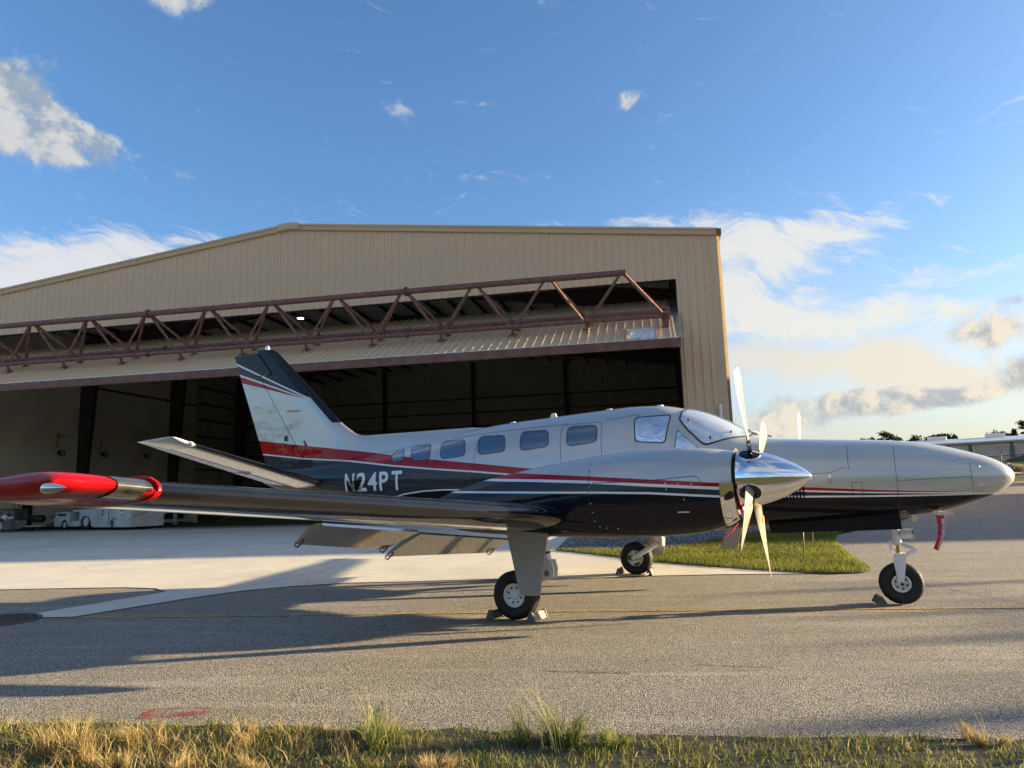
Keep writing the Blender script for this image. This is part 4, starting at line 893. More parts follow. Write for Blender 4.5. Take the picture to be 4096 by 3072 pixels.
# windshield: two panes in (x, angle) space
def ang_pt(x, a, grow=.003, sgn=-1):
    zt, zb, w, zc, ex = sect(FUS, x); e = 2/ex; c, s = math.cos(math.radians(a)), math.sin(math.radians(a))
    return (x, sgn*(abs(c)**e*(w+grow)), zc+(zt-zc+grow)*abs(s)**e)
WS = [(1.50, 50), (1.50, 66), (1.53, 80), (1.60, 86.5), (1.8, 87), (2.05, 87), (2.34, 87), (2.325, 66), (2.17, 48), (2.0, 34), (1.86, 26), (1.80, 26.5), (1.62, 38)]
def scaled(poly): return [(x, a/100) for x, a in poly]
for sgn in (-1, 1):
    r = rounded(scaled(WS), .03, 3)
    b = MB(); v, f = cdt(r, .03); b.add([ang_pt(x, a*100, .004, sgn) for x, a in v], f); k = b.build('windshield', M['foil'], plane, 180)
    hi = [(x*1.0, a) for x, a in r]; cx, ca_ = 1.95, .6
    inn = [(cx+(x-cx)*.955, ca_+(a-ca_)*.945) for x, a in r]
    b = MB(); b.grid([[ang_pt(x, a*100, .009, sgn) for x, a in Q+Q[:1]] for Q in (r, inn)]); b.build('frame', M['seam'], k, 180)
    b = MB(); v, f = cdt(inn, .04); b.add([ang_pt(x, a*100, .012, sgn) for x, a in v], f)
    gl, Tg, bg = new_mat('windshield glass'); bg.inputs['Base Color'].default_value = (.9, .95, 1, 1); bg.inputs['Roughness'].default_value = .02; bg.inputs['Alpha'].default_value = .22; bg.inputs['Specular IOR Level'].default_value = .9
    b.build('pane', gl, k, 180)
    b = MB()
    for x, a in ((1.62, 52), (1.90, 36), (2.12, 55)):
        p = Vector(ang_pt(x, a, .016, sgn)); b.ball(p, .016, 8, 5)
    b.build('shade_suction_cup', M['black'], k, 60)
b = MB(); b.sweep([ang_pt(x, 90, .008) for x in np.linspace(1.55, 2.36, 12)], .014, 6); b.build('windshield_post', M['fus'], plane, 60)
b = MB(); b.sweep([(2.30, -.20, 2.045), (2.36, -.12, 2.03), (2.46, .10, 1.99)], .010, 6); b.sweep([(2.22, .05, 2.085), (2.36, .16, 2.03), (2.5, .22, 1.985)], .010, 6); b.build('windshield_wiper', M['black'], plane, 60)
# --- seams and panel outlines on the skin
b = MB()
def seam(pts, w=.004, A=FUS, y0=0.0, grow=.0025, close=False, left=False):
    pts = list(pts)+([pts[0]] if close else []); P = []
    for (x0, z0), (x1, z1) in zip(pts[:-1], pts[1:]):
        k = max(1, int(math.hypot(x1-x0, z1-z0)/.05)); P += [(x0+(x1-x0)*i/k, z0+(z1-z0)*i/k) for i in range(k)]
    P.append(pts[-1]); L, R = [], []
    for i, p in enumerate(P):
        q0, q1 = P[max(i-1, 0)], P[min(i+1, len(P)-1)]; d = Vector((q1[0]-q0[0], q1[1]-q0[1])).normalized(); nx, nz = -d.y*w/2, d.x*w/2
        L.append((p[0]+nx, side_y(A, p[0]+nx, p[1]+nz, y0, grow, left), p[1]+nz)); R.append((p[0]-nx, side_y(A, p[0]-nx, p[1]-nz, y0, grow, left), p[1]-nz))
    b.grid([L, R])
seam(rounded([(-.08, 2.25), (.50, 2.268), (.565, 1.55), (-.005, 1.55)], .08, 5), .005, close=True)
for x0, z0, z1 in ((3.39, 1.83, 1.52), (.98, 2.40, 1.90), (-1.36, 2.30, 1.70), (-2.06, 2.20, 1.45), (4.59, 1.66, 1.14), (3.86, 1.81, .99), (-3.2, 2.03, 1.25), (2.49, 1.93, 1.3)):
    seam([(x0+.03*(z-z1)*(x0 > 4.5)*-1, z) for z in np.linspace(z1, z0, 9)], .0045)
seam([(3.87, 1.375), (4.25, 1.39), (4.58, 1.40)], .004); seam([(2.6, 1.47), (3.2, 1.49), (3.36, 1.55)], .004); seam([(3.41, 1.375), (3.51, 1.373), (3.51, 1.21)], .005); seam([(3.41, 1.375), (3.41, 1.22)], .005)
seam([(-1.9, 2.19), (-.9, 2.24), (0, 2.27)], .005); seam([(.56, 2.28), (.98, 2.33)], .005)
tag(b.build('panel_seam', M['seam'], plane, 180, fix=False), kind='stuff')
b = MB()
for x, z in [(3.86, 1.45)]+[(3.93+.107*i, 1.395+.004*i) for i in range(6)]: b.ball((x, side_y(FUS, x, z, grow=.001), z), .006, 6, 4)
b.ball((4.258, side_y(FUS, 4.258, 1.456), 1.456), .016, 8, 5); b.ball((4.66, side_y(FUS, 4.66, 1.50), 1.50), .014, 8, 5); b.ball((3.19, side_y(FUS, 3.19, 1.43), 1.43), .01, 8, 5)
tag(b.build('skin_fasteners', M['rivet'], plane, 60), kind='stuff')
b = MB(); b.bar((4.63, side_y(FUS, 4.63, 1.305, grow=.002), 1.305), (4.90, side_y(FUS, 4.90, 1.34, grow=.002), 1.34), .006, .008); b.build('radome_strip', M['white_print'], plane)
b = MB(); b.bar((3.19, side_y(FUS, 3.19, 1.46, grow=.002), 1.46), (3.195, side_y(FUS, 3.19, 1.37, grow=.002), 1.37), .006, .02); b.build('baggage_latch', M['chrome'], plane)
for i in range(11):
    x = 2.53+.037*i; zt_ = 1.245+.0085*i; b = MB(); rows = []
    for z in np.linspace(zt_-.12, zt_+.035, 7):
        k = math.sin((z-zt_+.12)/.155*PI); y = side_y(FUS, x, z); rows.append([(x-.010, y+.002, z), (x+.004, y-.028*k, z), (x+.010, y+.002, z)])
    b.grid(rows); b.build('nose_louver', M['blackgloss'], plane, 50)
for i in range(8):
    z = 1.625-.0195*i; b = MB(); rows = []
    for x in np.linspace(-3.88+.01*i, -3.52, 9):
        k = math.sin((x+3.88)/.36*PI)**.6 if -3.88 < x < -3.52 else 0; y = side_y(FUS, x, z); rows.append([(x, y+.002, z+.006), (x, y-.030*k, z-.002), (x, y+.002, z-.007)])
    b.grid(rows); b.build('tail_louver', M['blackgloss'], plane, 50)
# --- registration letters wrapped on the skin
def text_tris(s, size, font_scale=(1, 1)):
    cu = bpy.data.curves.new('letters', 'FONT'); cu.body = s; cu.size = size; cu.offset = .006*size/.3; o = bpy.data.objects.new('letters', cu); COL.objects.link(o)
    dg = bpy.context.evaluated_depsgraph_get(); me = bpy.data.meshes.new_from_object(o.evaluated_get(dg)); bm = bmesh.new(); bm.from_mesh(me)
    bmesh.ops.triangulate(bm, faces=bm.faces)
    ys = [v.co.y for v in bm.verts]; x_ = [v.co.x for v in bm.verts]
    for k in range(1, 12):
        bmesh.ops.bisect_plane(bm, geom=bm.verts[:]+bm.edges[:]+bm.faces[:], plane_co=(0, min(ys)+(max(ys)-min(ys))*k/12, 0), plane_no=(0, 1, 0))
    V = [(v.co.x, v.co.y) for v in bm.verts]; bm.verts.index_update(); Fc = [tuple(v.index for v in f.verts) for f in bm.faces]
    bm.free(); bpy.data.objects.remove(o); bpy.data.meshes.remove(me); bpy.data.curves.remove(cu); return V, Fc
for ch, xa, xb in (('N', -3.90, -3.69), ('2', -3.635, -3.42), ('4', -3.385, -3.18), ('P', -3.135, -2.945), ('T', -2.875, -2.665)):
    V, Fc = text_tris(ch, .3); x0, x1 = min(v[0] for v in V), max(v[0] for v in V); y0, y1 = min(v[1] for v in V), max(v[1] for v in V); b = MB(); P = []
    for x, y in V:
        X = xa+(x-x0)/(x1-x0)*(xb-xa); Z = 1.463+(y-y0)/(y1-y0)*.285; P.append((X, side_y(FUS, X, Z, grow=.004), Z))
    b.add(P, Fc); b.build('registration_letter', M['white_print'], plane, 180, fix=False)
b = MB()
for k in range(3): b.ball((-3.475, side_y(FUS, -3.475, 1.735-.025*k, grow=.004), 1.735-.025*k), .011, 8, 5)
b.build('static_port', M['chrome'], plane, 60)
# --- dorsal fin, fin, rudder
b = MB(); rows = []
for x in np.linspace(-1.3, -4.35, 50):
    zt = sect(FUS, x)[0]; t = min(1, (-1.3-x)/.5); ztop = 2.372*t+zt*(1-t)+.001 if x > -3.82 else float(np.interp(x, [-4.346, -4.212, -4.1, -4.027, -3.93, -3.82], [2.64, 2.542, 2.47, 2.426, 2.39, 2.372]))
    bw = .03+.16*t*(1-.2*(-1.3-x)/3); zb = zt-.06-.10*t
    rows.append([(x, -bw, zb), (x, -bw*.72, zb+(ztop-zb)*.5), (x, -bw*.42, zb+(ztop-zb)*.82), (x, -bw*.2, zb+(ztop-zb)*.96), (x, 0, ztop), (x, bw*.2, zb+(ztop-zb)*.96), (x, bw*.42, zb+(ztop-zb)*.82), (x, bw*.72, zb+(ztop-zb)*.5), (x, bw, zb)])
b.grid(rows); b.build('dorsal_fin', M['fin'], plane, 60)
def fin_le(z): return float(np.interp(z, [1.6, 2.44, 2.56, 2.66, 3.79, 4.0, 4.055, 4.075], [-3.6, -4.05, -4.23, -4.36, -5.566, -5.80, -5.90, -6.02]))
def te_line(z): return -6.875+(4.031-z)*(.832/1.998)
def hinge(z): return -6.20+(3.60-z)*.709 if z < 3.60 else None
def horn(z): return -5.87-(z-3.60)*.86
def half_t(z): return float(np.interp(z, [1.7, 2.6, 4.07], [.11, .085, .05]))
def sec(z, x0, x1, n, le_round=True, t0=0.0, t1=1.0):
    """airfoil slice between chord fractions; returns ring of points"""
    L, T_ = fin_le(z), te_line(z); c = L-T_; out = []
    for k in range(n): 
        u = k/(n-1); x = x0+(x1-x0)*(u*u*(3-2*u)*.5+u*.5); f = min(max((L-x)/c, 0), 1); th = half_t(z)*min(1, 2.6*math.sqrt(f)) *(1-max(0, (f-.35)/.65)**1.3*.93) if f < 1 else half_t(z)*.05
        out.append((x, th))
    return [(x, -t, z) for x, t in out]+[(x, t, z) for x, t in out[::-1]]
b = MB(); zz_ = list(np.linspace(1.75, 3.58, 40)); b.grid([sec(z, fin_le(z), hinge(z)+.012, 24) for z in zz_], True, True)
b.grid([sec(z, fin_le(z), horn(z)+.02, 24) for z in list(np.linspace(3.581, 4.02, 12))+[4.04, 4.06, 4.072]], True, True)
fin = b.build('vertical_fin', M['fin'], plane, 50)
b = MB(); b.grid([sec(z, hinge(z)-.004, te_line(z), 18) for z in np.linspace(1.86, 3.595, 40)], True, True)
b.grid([sec(z, horn(z)-.012, te_line(z), 18) for z in list(np.linspace(3.602, 4.03, 12))], True, True)
rud = b.build('rudder', M['fin'], plane, 50)
b = MB(); b.bar((-5.08, -.075, 2.36), (-5.02, -.095, 2.27), .012, .03); b.box((-5.50, -.075, 2.42), (.05, .01, .09)); b.box((-5.36, -.08, 2.27), (.07, .012, .05)); b.build('rudder_hinge', M['blackgloss'], rud)
b = MB(); b.prism([(-5.53, -.06, 2.888), (-5.42, -.16, 2.892), (-5.22, -.16, 2.892), (-5.14, -.07, 2.886)], (0, 0, .006)); b.build('vane_antenna', M['cream'], fin)
b = MB()
for z in np.linspace(2.62, 4.0, 2): pass
rows = []
for z in np.linspace(2.63, 4.06, 26):
    w = .10+.05*(4.06-z)/1.4; L = fin_le(z); pts = [(L-w*q, .004+half_t(z)*min(1, 2.6*math.sqrt(w*q/(L-te_line(z))))) for q in (1, .6, .3, .12, .03, 0)]
    rows.append([(x, -t, z) for x, t in pts]+[(x+.004, 0, z) for x, t in pts[-1:]]+[(x, t, z) for x, t in pts[::-1]])
b.grid(rows); b.build('deice_boot', M['boot'], fin, 60)
b = MB(); b.lathe([(-.03, .04), (.03, .045), (.055, .04), (.075, .02), (.08, 0)], (-6.045, 0, 4.075), (0, 0, 1), 16); b.build('beacon', M['glass_lens'], fin, 60)
# --- wings
def airfoil(n=18):
    up, lo = [], []
    for k in range(n+1):
        x = .5*(1-math.cos(PI*k/n)); yt = 5*(.2969*math.sqrt(x)-.126*x-.3516*x*x+.2843*x**3-.1036*x**4); cam_ = .018*(1-(2*x-.8)**2) if x < .9 else .018*(1-(2*x-.8)**2); up.append((x, yt, cam_)); lo.append((x, -yt, cam_))
    return up, lo
AU, AL = airfoil()
def wing_sec(y, xle, zle, c, t, inc, cut=1.0):
    ci, si = math.cos(inc), math.sin(inc); out = []
    for x, yt, cm in [p for p in AU[::-1] if p[0] <= cut+1e-6]+[p for p in AL[1:] if p[0] <= cut+1e-6]:
        X, Z = x*c, (yt*t+cm*.6)*c; out.append((xle-X*ci+Z*si*0, y, zle-X*si+Z))
    return out
def wprops(ya):
    """spanwise |y| -> LE x, LE z, chord, thickness"""
    xle = float(np.interp(ya, [0, .75, 2.65, 7.1, 7.6], [.97, .95, .79, .415, .375])); zle = float(np.interp(ya, [0, 7.6], [.927, 1.468])); xte = float(np.interp(ya, [0, 2.65, 7.1], [-1.02, -.97, -.70]))
    return xle, zle, xle-xte, float(np.interp(ya, [0, 7.1], [.175, .125]))
INC = math.radians(2.0)
def wing(sg):
    w = part('wing', plane); kk = [k for k in range(2*len(AU)-1)]
    def seg(name, ys, mats_, cut=1.0):
        b = MB(); rows = []
        for ya in ys: x, z, c, t = wprops(ya); rows.append(wing_sec(sg*ya, x, z, c, t, INC, cut))
        n = len(rows[0]); nle = n//2
        for i in range(len(rows)-1):
            for j in range(n-1):
                b.cur = 1 if abs(j+.5-nle) < 5.0 else 0
                k = len(b.v); b.v += [rows[i][j], rows[i][j+1], rows[i+1][j+1], rows[i+1][j]]; b.f.append((k, k+1, k+2, k+3)); b.mi.append(b.cur)
        b.cur = 0
        for r in (rows[0], rows[-1]): b.add(r, [tuple(range(n))])
        for i in range(len(rows)-1):
            if cut < 1: b.add([rows[i][0], rows[i+1][0], rows[i+1][-1], rows[i][-1]], [(0, 1, 2, 3)])
        return b.build(name, mats_, w, 45, merge=True)
    seg('inner_panel', np.linspace(.3, 4.62, 20), [M['silver_side'], M['boot']], .72)
    seg('outer_panel', np.linspace(4.62, 7.06, 14), [M['silver_side'], M['boot']])
    # red tip cap
    b = MB(); rows = []
    for q in [0, .15, .3, .45, .6, .7, .76, .82, .87, .91, .94, .965, .985, 1.0]:
        ya = 7.063+.485*q; x, z, c, t = wprops(ya); k = math.sqrt(max(.01, 1-max(0, (q-.72)/.28)**3)); dx = .045*max(0, (q-.55)/.45)**3; ta = .10*max(0, (q-.5)/.5)**3; sw = .016*math.sin(min(1, q*1.4)*PI*.6)+.012*q
        rs = wing_sec(sg*ya, x-dx, z, c-dx-ta+.05*q*(1-q), t*k*.86, INC); nn_ = len(rs)//2; rows.append([(p[0], p[1], p[2]+sw-(.030*max(0, (q-.35)/.65)*math.sin(PI*min(1, (i-nn_)/nn_))**.6 if i > nn_ else 0)) for i, p in enumerate(rs)])
    b.grid(rows, True, True); cap = b.build('tip_cap', M['red_paint'], w, 50)
    # landing light lens in the leading edge, and the red stall fence inboard of it
    b = MB(); rows = []
    for ya in np.linspace(7.085, 7.265, 7):
        x, z, c, t = wprops(ya); r = wing_sec(sg*ya, x, z, c, t, INC); n = len(r)//2; rows.append([Vector(p)*1+Vector((.007, 0, .012*(ya-7.063)/.5+.012)) for p in r[n-5:n+6]])
    b.grid(rows); b.build('landing_light_lens', M['lamp_glass'], w, 60)
    b = MB(); x, z, c, t = wprops(7.05); r = wing_sec(sg*7.05, x, z, c, t, INC); n = len(r)//2; ce = Vector((x-.10, sg*7.05, z-.005)); o_ = []
    for p in r[n-10:n+1]:
        d = Vector(p)-ce; k = .006+.024*max(0, min(1, (d.z+.005)/.05)); o_.append(Vector(p)+d.normalized()*k)
    i_ = [Vector(p) for p in r[n-10:n+1]]; rows = [[q+Vector((0, e, 0)) for q in o_] for e in (-.008, .008)]; b.grid(rows); b.grid([[q+Vector((0, -.008, 0)) for q in i_], rows[0]]); b.grid([[q+Vector((0, .008, 0)) for q in i_], rows[1]]); b.build('stall_fence', M['red_paint'], w, 50)
    b = MB(); x, z, c, t = wprops(7.05); b.grid([[Vector(p)*1 for p in wing_sec(sg*ya, wprops(ya)[0]+.003, wprops(ya)[1], wprops(ya)[2], wprops(ya)[3]*1.02, INC)[len(AU)-1-9:len(AU)-1+5]] for ya in (7.035, 7.068)]); b.build('red_band', M['red_paint'], w, 50)
    b = MB(); p0 = Vector((.365, sg*7.55, 1.455)); rows = []
    for q in np.linspace(0, 1, 10):
        r_ = .026*math.sin(min(1, q*1.25)*PI*.5+.001)*(1 if q < .8 else math.cos((q-.8)/.2*PI/2.2)); rows.append([p0+Vector((.10-.20*q, math.cos(a)*r_*.9*1, math.sin(a)*r_)) for a in np.linspace(0, 2*PI, 12, endpoint=False)])
    b.grid(rows, True, True); b.build('navigation_light', M['glass_lens'], w, 60)
    # flaps, lowered
    for h0, h1, t0, t1 in (((-.655, 4.60, 1.145), (-.665, 3.12, 1.00), (-.976, 4.60, .979), (-1.115, 3.12, .805)), ((-.69, 3.04, .975), (-.80, .78, .755), (-1.165, 3.04, .725), (-1.105, .76, .578))):
        b = MB(); rows = []
        for u in (0, 1):
            a = Vector((h0[0]+(h1[0]-h0[0])*u, sg*(h0[1]+(h1[1]-h0[1])*u), h0[2]+(h1[2]-h0[2])*u)); e = Vector((t0[0]+(t1[0]-t0[0])*u, sg*(t0[1]+(t1[1]-t0[1])*u), t0[2]+(t1[2]-t0[2])*u)); d = e-a; nn = Vector((-d.z, 0, d.x)).normalized()
            if nn.z < 0: nn = -nn
            rows.append([a+d*q+nn*(.055*math.sqrt(q+.02)*(1-q)*2.2) for q in np.linspace(0, 1, 9)]+[a+d*q-nn*.01*(1-q) for q in np.linspace(1, 0, 9)])
        b.grid(rows, True, True); f_ = b.build('flap', M['silver_side'], w, 45)
        b = MB()
        for u in (.015, .97):
            a = Vector((t0[0]+(t1[0]-t0[0])*u, sg*(t0[1]+(t1[1]-t0[1])*u), t0[2]+(t1[2]-t0[2])*u)); b.sweep([a+Vector((.12, 0, .085)), a+Vector((.07, -.01*sg, .015)), a+Vector((.02, 0, -.028)), a+Vector((-.012, 0, -.015)), a+Vector((.0, 0, .02))], .008, 6)
        b.build('flap_hinge', M['dark_steel'], f_, 60)
    b = MB()
    for ya, x_ in ((5.4, -.74), (6.2, -.73), (6.75, -.72)): x, z, c, t = wprops(ya); b.sweep([(x-c, sg*ya, z-c*math.sin(INC)), (x-c-.12, sg*ya, z-.065), (x-c-.2, sg*(ya+.03), z-.10)], [.003, .0025, .0015], 5)
    b.build('static_wick', M['black'], w)
    return w
wing(-1); wing(1)
# --- tailplane
def tail(sg):
    w = part('tailplane', plane)
    def st(ya): 
        u = (ya-.3)/2.6; return (-4.45-.27*u, 1.655+.585*u-.02, 1.14-.36*u)
    def seg(name, ys, c0, c1, m_):
        b = MB(); rows = []
        for ya in ys:
            x, z, c = st(ya); tt = .105; up = [p for p in AU if c0-1e-6 <= p[0] <= c1+1e-6]; lo = [p for p in AL if c0-1e-6 <= p[0] <= c1+1e-6]
            rows.append([(x-p[0]*c, sg*ya, z+p[1]*tt*c-p[0]*c*.01) for p in up[::-1]]+[(x-p[0]*c, sg*ya, z+p[1]*tt*c-p[0]*c*.01) for p in (lo[1:] if c0 < .001 else lo)])
        n = len(rows[0]); nle = n//2
        for i in range(len(rows)-1):
            for j in range(n-1 if c0 < .001 else n):
                b.cur = 1 if (c0 < .001 and abs(j+.5-nle) < 4) else 0; k = len(b.v); j2 = (j+1) % n; b.v += [rows[i][j], rows[i][j2], rows[i+1][j2], rows[i+1][j]]; b.f.append((k, k+1, k+2, k+3)); b.mi.append(b.cur)
        b.cur = 0
        for r in (rows[0], rows[-1]): b.add(r, [tuple(range(n))])
        return b.build(name, m_, w, 45, merge=True)
    und = M['tail_under']
    seg('stabilizer', np.linspace(.1, 2.60, 12), 0, .66, [und, M['boot']]); seg('elevator', np.linspace(.36, 2.60, 12), .664, 1.0, [und])
    b = MB(); rows = []
    for q in np.linspace(0, 1, 8):
        ya = 2.605+.31*q; x, z, c = st(ya); k = math.sqrt(max(.02, 1-max(0, (q-.4)/.6)**2)); rows.append([(x-.02+.06*(1-q)*0-(p[0])*(c*(1-.06*q))-.03*q, sg*ya, z+.03*q*(1-p[0])+p[1]*.12*c*k) for p in AU[::-1]]+[(x-.02-p[0]*(c*(1-.06*q))-.03*q, sg*ya, z+.03*q*(1-p[0])+p[1]*.12*c*k) for p in AL[1:]])
    b.grid(rows, True, True); b.build('tip_cap', M['gear_white'], w, 50)
    b = MB(); x, z, c = st(2.66); rows = []
    for q in np.linspace(0, 1, 9):
        r_ = .045*math.sqrt(max(0.0004, 1-(2*q-1)**2*.98)); rows.append([(x+.03-.30*q, sg*2.66+math.cos(a)*r_*.9, z+math.sin(a)*r_) for a in np.linspace(0, 2*PI, 10, endpoint=False)])
    b.grid(rows, True, True); b.build('horn_weight', M['gear_white'], w, 60)
    b = MB(); x, z, c = st(1.25); b.ball((x-.62*c, sg*1.25, z-.055), .05, 10, 6, (2.2, .5, .6)); b.ball((x-.80*c, sg*1.22, z-.04), .045, 10, 6, (2.2, .5, .5)); b.build('hinge_fairing', M['silver_side'], w, 60)
    b = MB(); x, z, c = st(2.9); b.sweep([(x-c+.02, sg*2.88, z-.02), (x-c-.1, sg*2.9, z-.10)], [.003, .0015], 5); b.build('static_wick', M['black'], w)
M['tail_under'] = mat('tailplane paint', (.62, .60, .56), .3, .15, coat=.6, var=.04)
tail(-1); tail(1)
# --- nacelles, spinners, propellers
NY = 2.2; HX, HZ = 2.62, 1.44
def nacelle(sg):
    y0 = sg*NY; nc = part('engine_nacelle', plane)
    xs = np.unique(np.concatenate([np.linspace(-1.15, 2.46, 90), NAC[:, 0]])); b = MB(); b.grid([ring(NAC, x, 88, y0) for x in xs], True, True); b.build('cowling', M['nac'], nc, 40)
    # polished chin intake
    b = MB(); rows = []
    for x in np.linspace(2.352, 2.475, 8):
        g = .006+.006*math.sin((x-2.352)/.123*PI); r = ring(NAC, min(x, 2.46), 88, y0, g); lo = [Vector((x, p[1], p[2])) for p in r if p[2] < 1.42]; lo.sort(key=lambda p: math.atan2(p.z-1.41, p.y-y0)); rows.append(lo)
    m_ = min(len(r) for r in rows); rows = [[r[int(round(i*(len(r)-1)/(m_-1)))] for i in range(m_)] for r in rows]
    last = rows[-1]; rows.append([Vector((2.465, y0+(p.y-y0)*.93, 1.41+(p.z-1.41)*.92)) for p in last]); rows.append([Vector((2.40, y0+(p.y-y0)*.90, 1.41+(p.z-1.41)*.89)) for p in last])
    b.grid(rows); b.build('chin_intake', M['chrome'], nc, 60)
    b = MB(); b.grid([[Vector((2.47, y0+(p.y-y0)*.90, 1.41+(p.z-1.41)*.88)) for p in last], [Vector((2.47, y0+(p.y-y0)*.70, 1.41+(p.z-1.41)*.70)) for p in last]]); 
    b.build('intake_plug', M['red_cloth'], nc, 60)
    b = MB(); b.lathe([(0, .265), (.045, .268)], (2.44, y0, HZ), (1, 0, 0), 40); b.lathe([(0.03, 0), (.03, .30)], (2.44, y0, HZ), (1, 0, 0), 40); b.build('backing_plate', M['black'], nc, 40)
    if sg < 0:
        b = MB(); b.sweep([(2.46, y0-.12, 1.02), (2.40, y0-.2, .94), (2.34, y0-.25, .89), (2.30, y0-.26, .87)], [.005, .006, .007, .009], 6); b.build('plug_streamer', M['red_cloth'], nc)
    return nc
def seam_n(b, pts, y0, left, w=.006):
    L, R = [], []; P = []
    for (xa, za), (xb, zb_) in zip(pts[:-1], pts[1:]):
        k = max(1, int(math.hypot(xb-xa, zb_-za)/.05)); P += [(xa+(xb-xa)*i/k, za+(zb_-za)*i/k) for i in range(k)]
    P.append(pts[-1])
    for i, p in enumerate(P):
        q0, q1 = P[max(i-1, 0)], P[min(i+1, len(P)-1)]; d = Vector((q1[0]-q0[0], q1[1]-q0[1])).normalized(); nx, nz = -d.y*w/2, d.x*w/2
        L.append((p[0]+nx, side_y(NAC, p[0]+nx, p[1]+nz, y0, .002, left), p[1]+nz)); R.append((p[0]-nx, side_y(NAC, p[0]-nx, p[1]-nz, y0, .002, left), p[1]-nz))
    b.grid([L, R])
def blade(b, y0, ang, R=1.163):
    ca, sa = math.cos(ang), math.sin(ang); rad = Vector((0, -sa, ca)); tan = -Vector((0, ca, sa)); ax_ = Vector((1, 0, 0)); o = Vector((HX, y0, HZ)); rows = []
    RS = [.13, .2, .27, .35, .45, .55, .65, .75, .85, .95, 1.03, 1.09, 1.125, 1.148, 1.160, R]
    CH = [.10, .12, .155, .175, .185, .19, .195, .198, .198, .192, .18, .16, .135, .10, .065, .02]
    for r, c in zip(RS, CH):
        be = math.radians(float(np.interp(r, [.13, .30, .45, .6, .8, 1.0, 1.16], [32, 19, 11, 4, -4, -9, -13]))); th = float(np.interp(r, [.13, .3, .6, 1.16], [.06, .026, .016, .006])); cd_ = tan*math.cos(be)+ax_*math.sin(be); nd = ax_*math.cos(be)-tan*math.sin(be); row = []
        for u in np.linspace(0, 1, 9): row.append(o+rad*r+cd_*(c*(.42-u))+nd*(th*math.sqrt(max(0, u*(1-u)))*1.6*(1.25-u*.5)+.001))
        for u in np.linspace(1, 0, 9)[1:-1]: row.append(o+rad*r+cd_*(c*(.42-u))-nd*(th*math.sqrt(max(0, u*(1-u)))*.7))
        rows.append(row)
    n = len(rows[0])
    for i in range(len(rows)-1):
        for j in range(n):
            b.cur = 0 if j < 8 else 1
            if j < 3 and RS[i] < .44 and RS[i+1] < .5: b.cur = 1
            k = len(b.v); b.v += [rows[i][j], rows[i][(j+1) % n], rows[i+1][(j+1) % n], rows[i+1][j]]; b.f.append((k, k+1, k+2, k+3)); b.mi.append(b.cur)
    b.cur = 0; b.add(rows[-1], [tuple(range(n))])
    be = math.radians(10); cd_ = tan*math.cos(be)+ax_*math.sin(be); nd = ax_*math.cos(be)-tan*math.sin(be)
    return o+rad*.47+nd*.022, rad, cd_, nd
def prop(sg, th):
    y0 = sg*NY; pr = part('propeller', plane)
    prof = [(-.145, .262), (-.12, .268), (-.06, .268), (0, .263), (.08, .248), (.16, .226), (.24, .197), (.32, .161), (.39, .122), (.45, .083), (.49, .050), (.515, .026), (.525, .010), (.528, 0)]
    b = MB(); b.lathe(prof, (HX, y0, HZ), (1, 0, 0), 72); b.build('spinner', M['chrome'], pr, 60)
    b = MB(); b.lathe([(.515, .012), (.55, .010), (.552, 0)], (HX, y0, HZ+.0), (1, 0, 0), 10); b.build('spinner_bolt', M['galv'], pr)
    for k in range(4):
        a = th+k*PI/2; b = MB(); q, rad, cd_, nd = blade(b, y0, a); bl = b.build('blade', [M['sun_blade_front'], M['blackgloss']], pr, 40, merge=True)
        tan = Vector((0, math.cos(a), math.sin(a))); o = Vector((HX, y0, HZ)); b = MB()
        def onspin(u, v, lift):
            x = u; r_ = float(np.interp(x, [p[0] for p in prof], [p[1] for p in prof]))+lift; ph = v/.26; return o+Vector((x, 0, 0))+(rad*math.cos(ph)+tan*math.sin(ph))*r_
        el = [(.0+.10*math.cos(t)-.01, .085*math.sin(t)) for t in np.linspace(0, 2*PI, 28, endpoint=False)]; v_, f_ = cdt(el, .04); b.add([onspin(u, v, .003) for u, v in v_], f_); b.build('root_shade_oval', M['black'], bl, 60)  # black oval laid on the spinner skin stands in for the shaded cutout
        b = MB(); e3 = [onspin(u, v, .004) for u, v in el]; b.sweep(e3+[e3[0]], .006, 6); b.build('root_collar', M['chrome'], bl, 60)
        b = MB(); b.add([q+rad*(.045*math.cos(t))+cd_*(.022*math.sin(t)) for t in np.linspace(0, 2*PI, 16, endpoint=False)], [tuple(range(16))]); b.build('decal', M['decal'], bl)
        b = MB(); b.add([q+nd*.0015+rad*i*.03+cd_*j*.006 for i, j in ((-1, -1), (1, -1), (1, 1), (-1, 1))], [(0, 1, 2, 3)]); b.build('decal_bar', M['red_paint'], bl)
nacelle(-1); nacelle(1); prop(-1, .534); prop(1, -.45)
b = MB(); y0 = -NY
for pts in ([(1.06+.05*(1.40-z)*(z < 1.4), z) for z in np.linspace(1.0, 1.70, 12)], [(1.62, 1.445), (2.12, 1.478), (2.17, 1.46), (2.19, 1.40)], [(1.93, 1.25), (1.94, 1.13)], [(1.1, 1.445), (1.62, 1.445)]): seam_n(b, pts, y0, False)
b.build('cowling_seam', M['seam'], plane, 180, fix=False)
b = MB()
for x, z in [(1.07, 1.407), (1.07, 1.34), (1.08, 1.24), (1.09, 1.15), (1.10, 1.06), (1.135, 1.005)]+[(1.10+.125*i, 1.432-.0035*i) for i in range(9)]+[(1.85, 1.42), (1.86, 1.36), (1.98, 1.46), (2.12, 1.46), (2.02, 1.26), (1.2, .99), (1.32, .985)]:
    b.ball((x, side_y(NAC, x, z, y0, .001), z), .0075, 6, 4)
tag(b.build('cowling_fasteners', M['rivet'], plane, 60), kind='stuff')
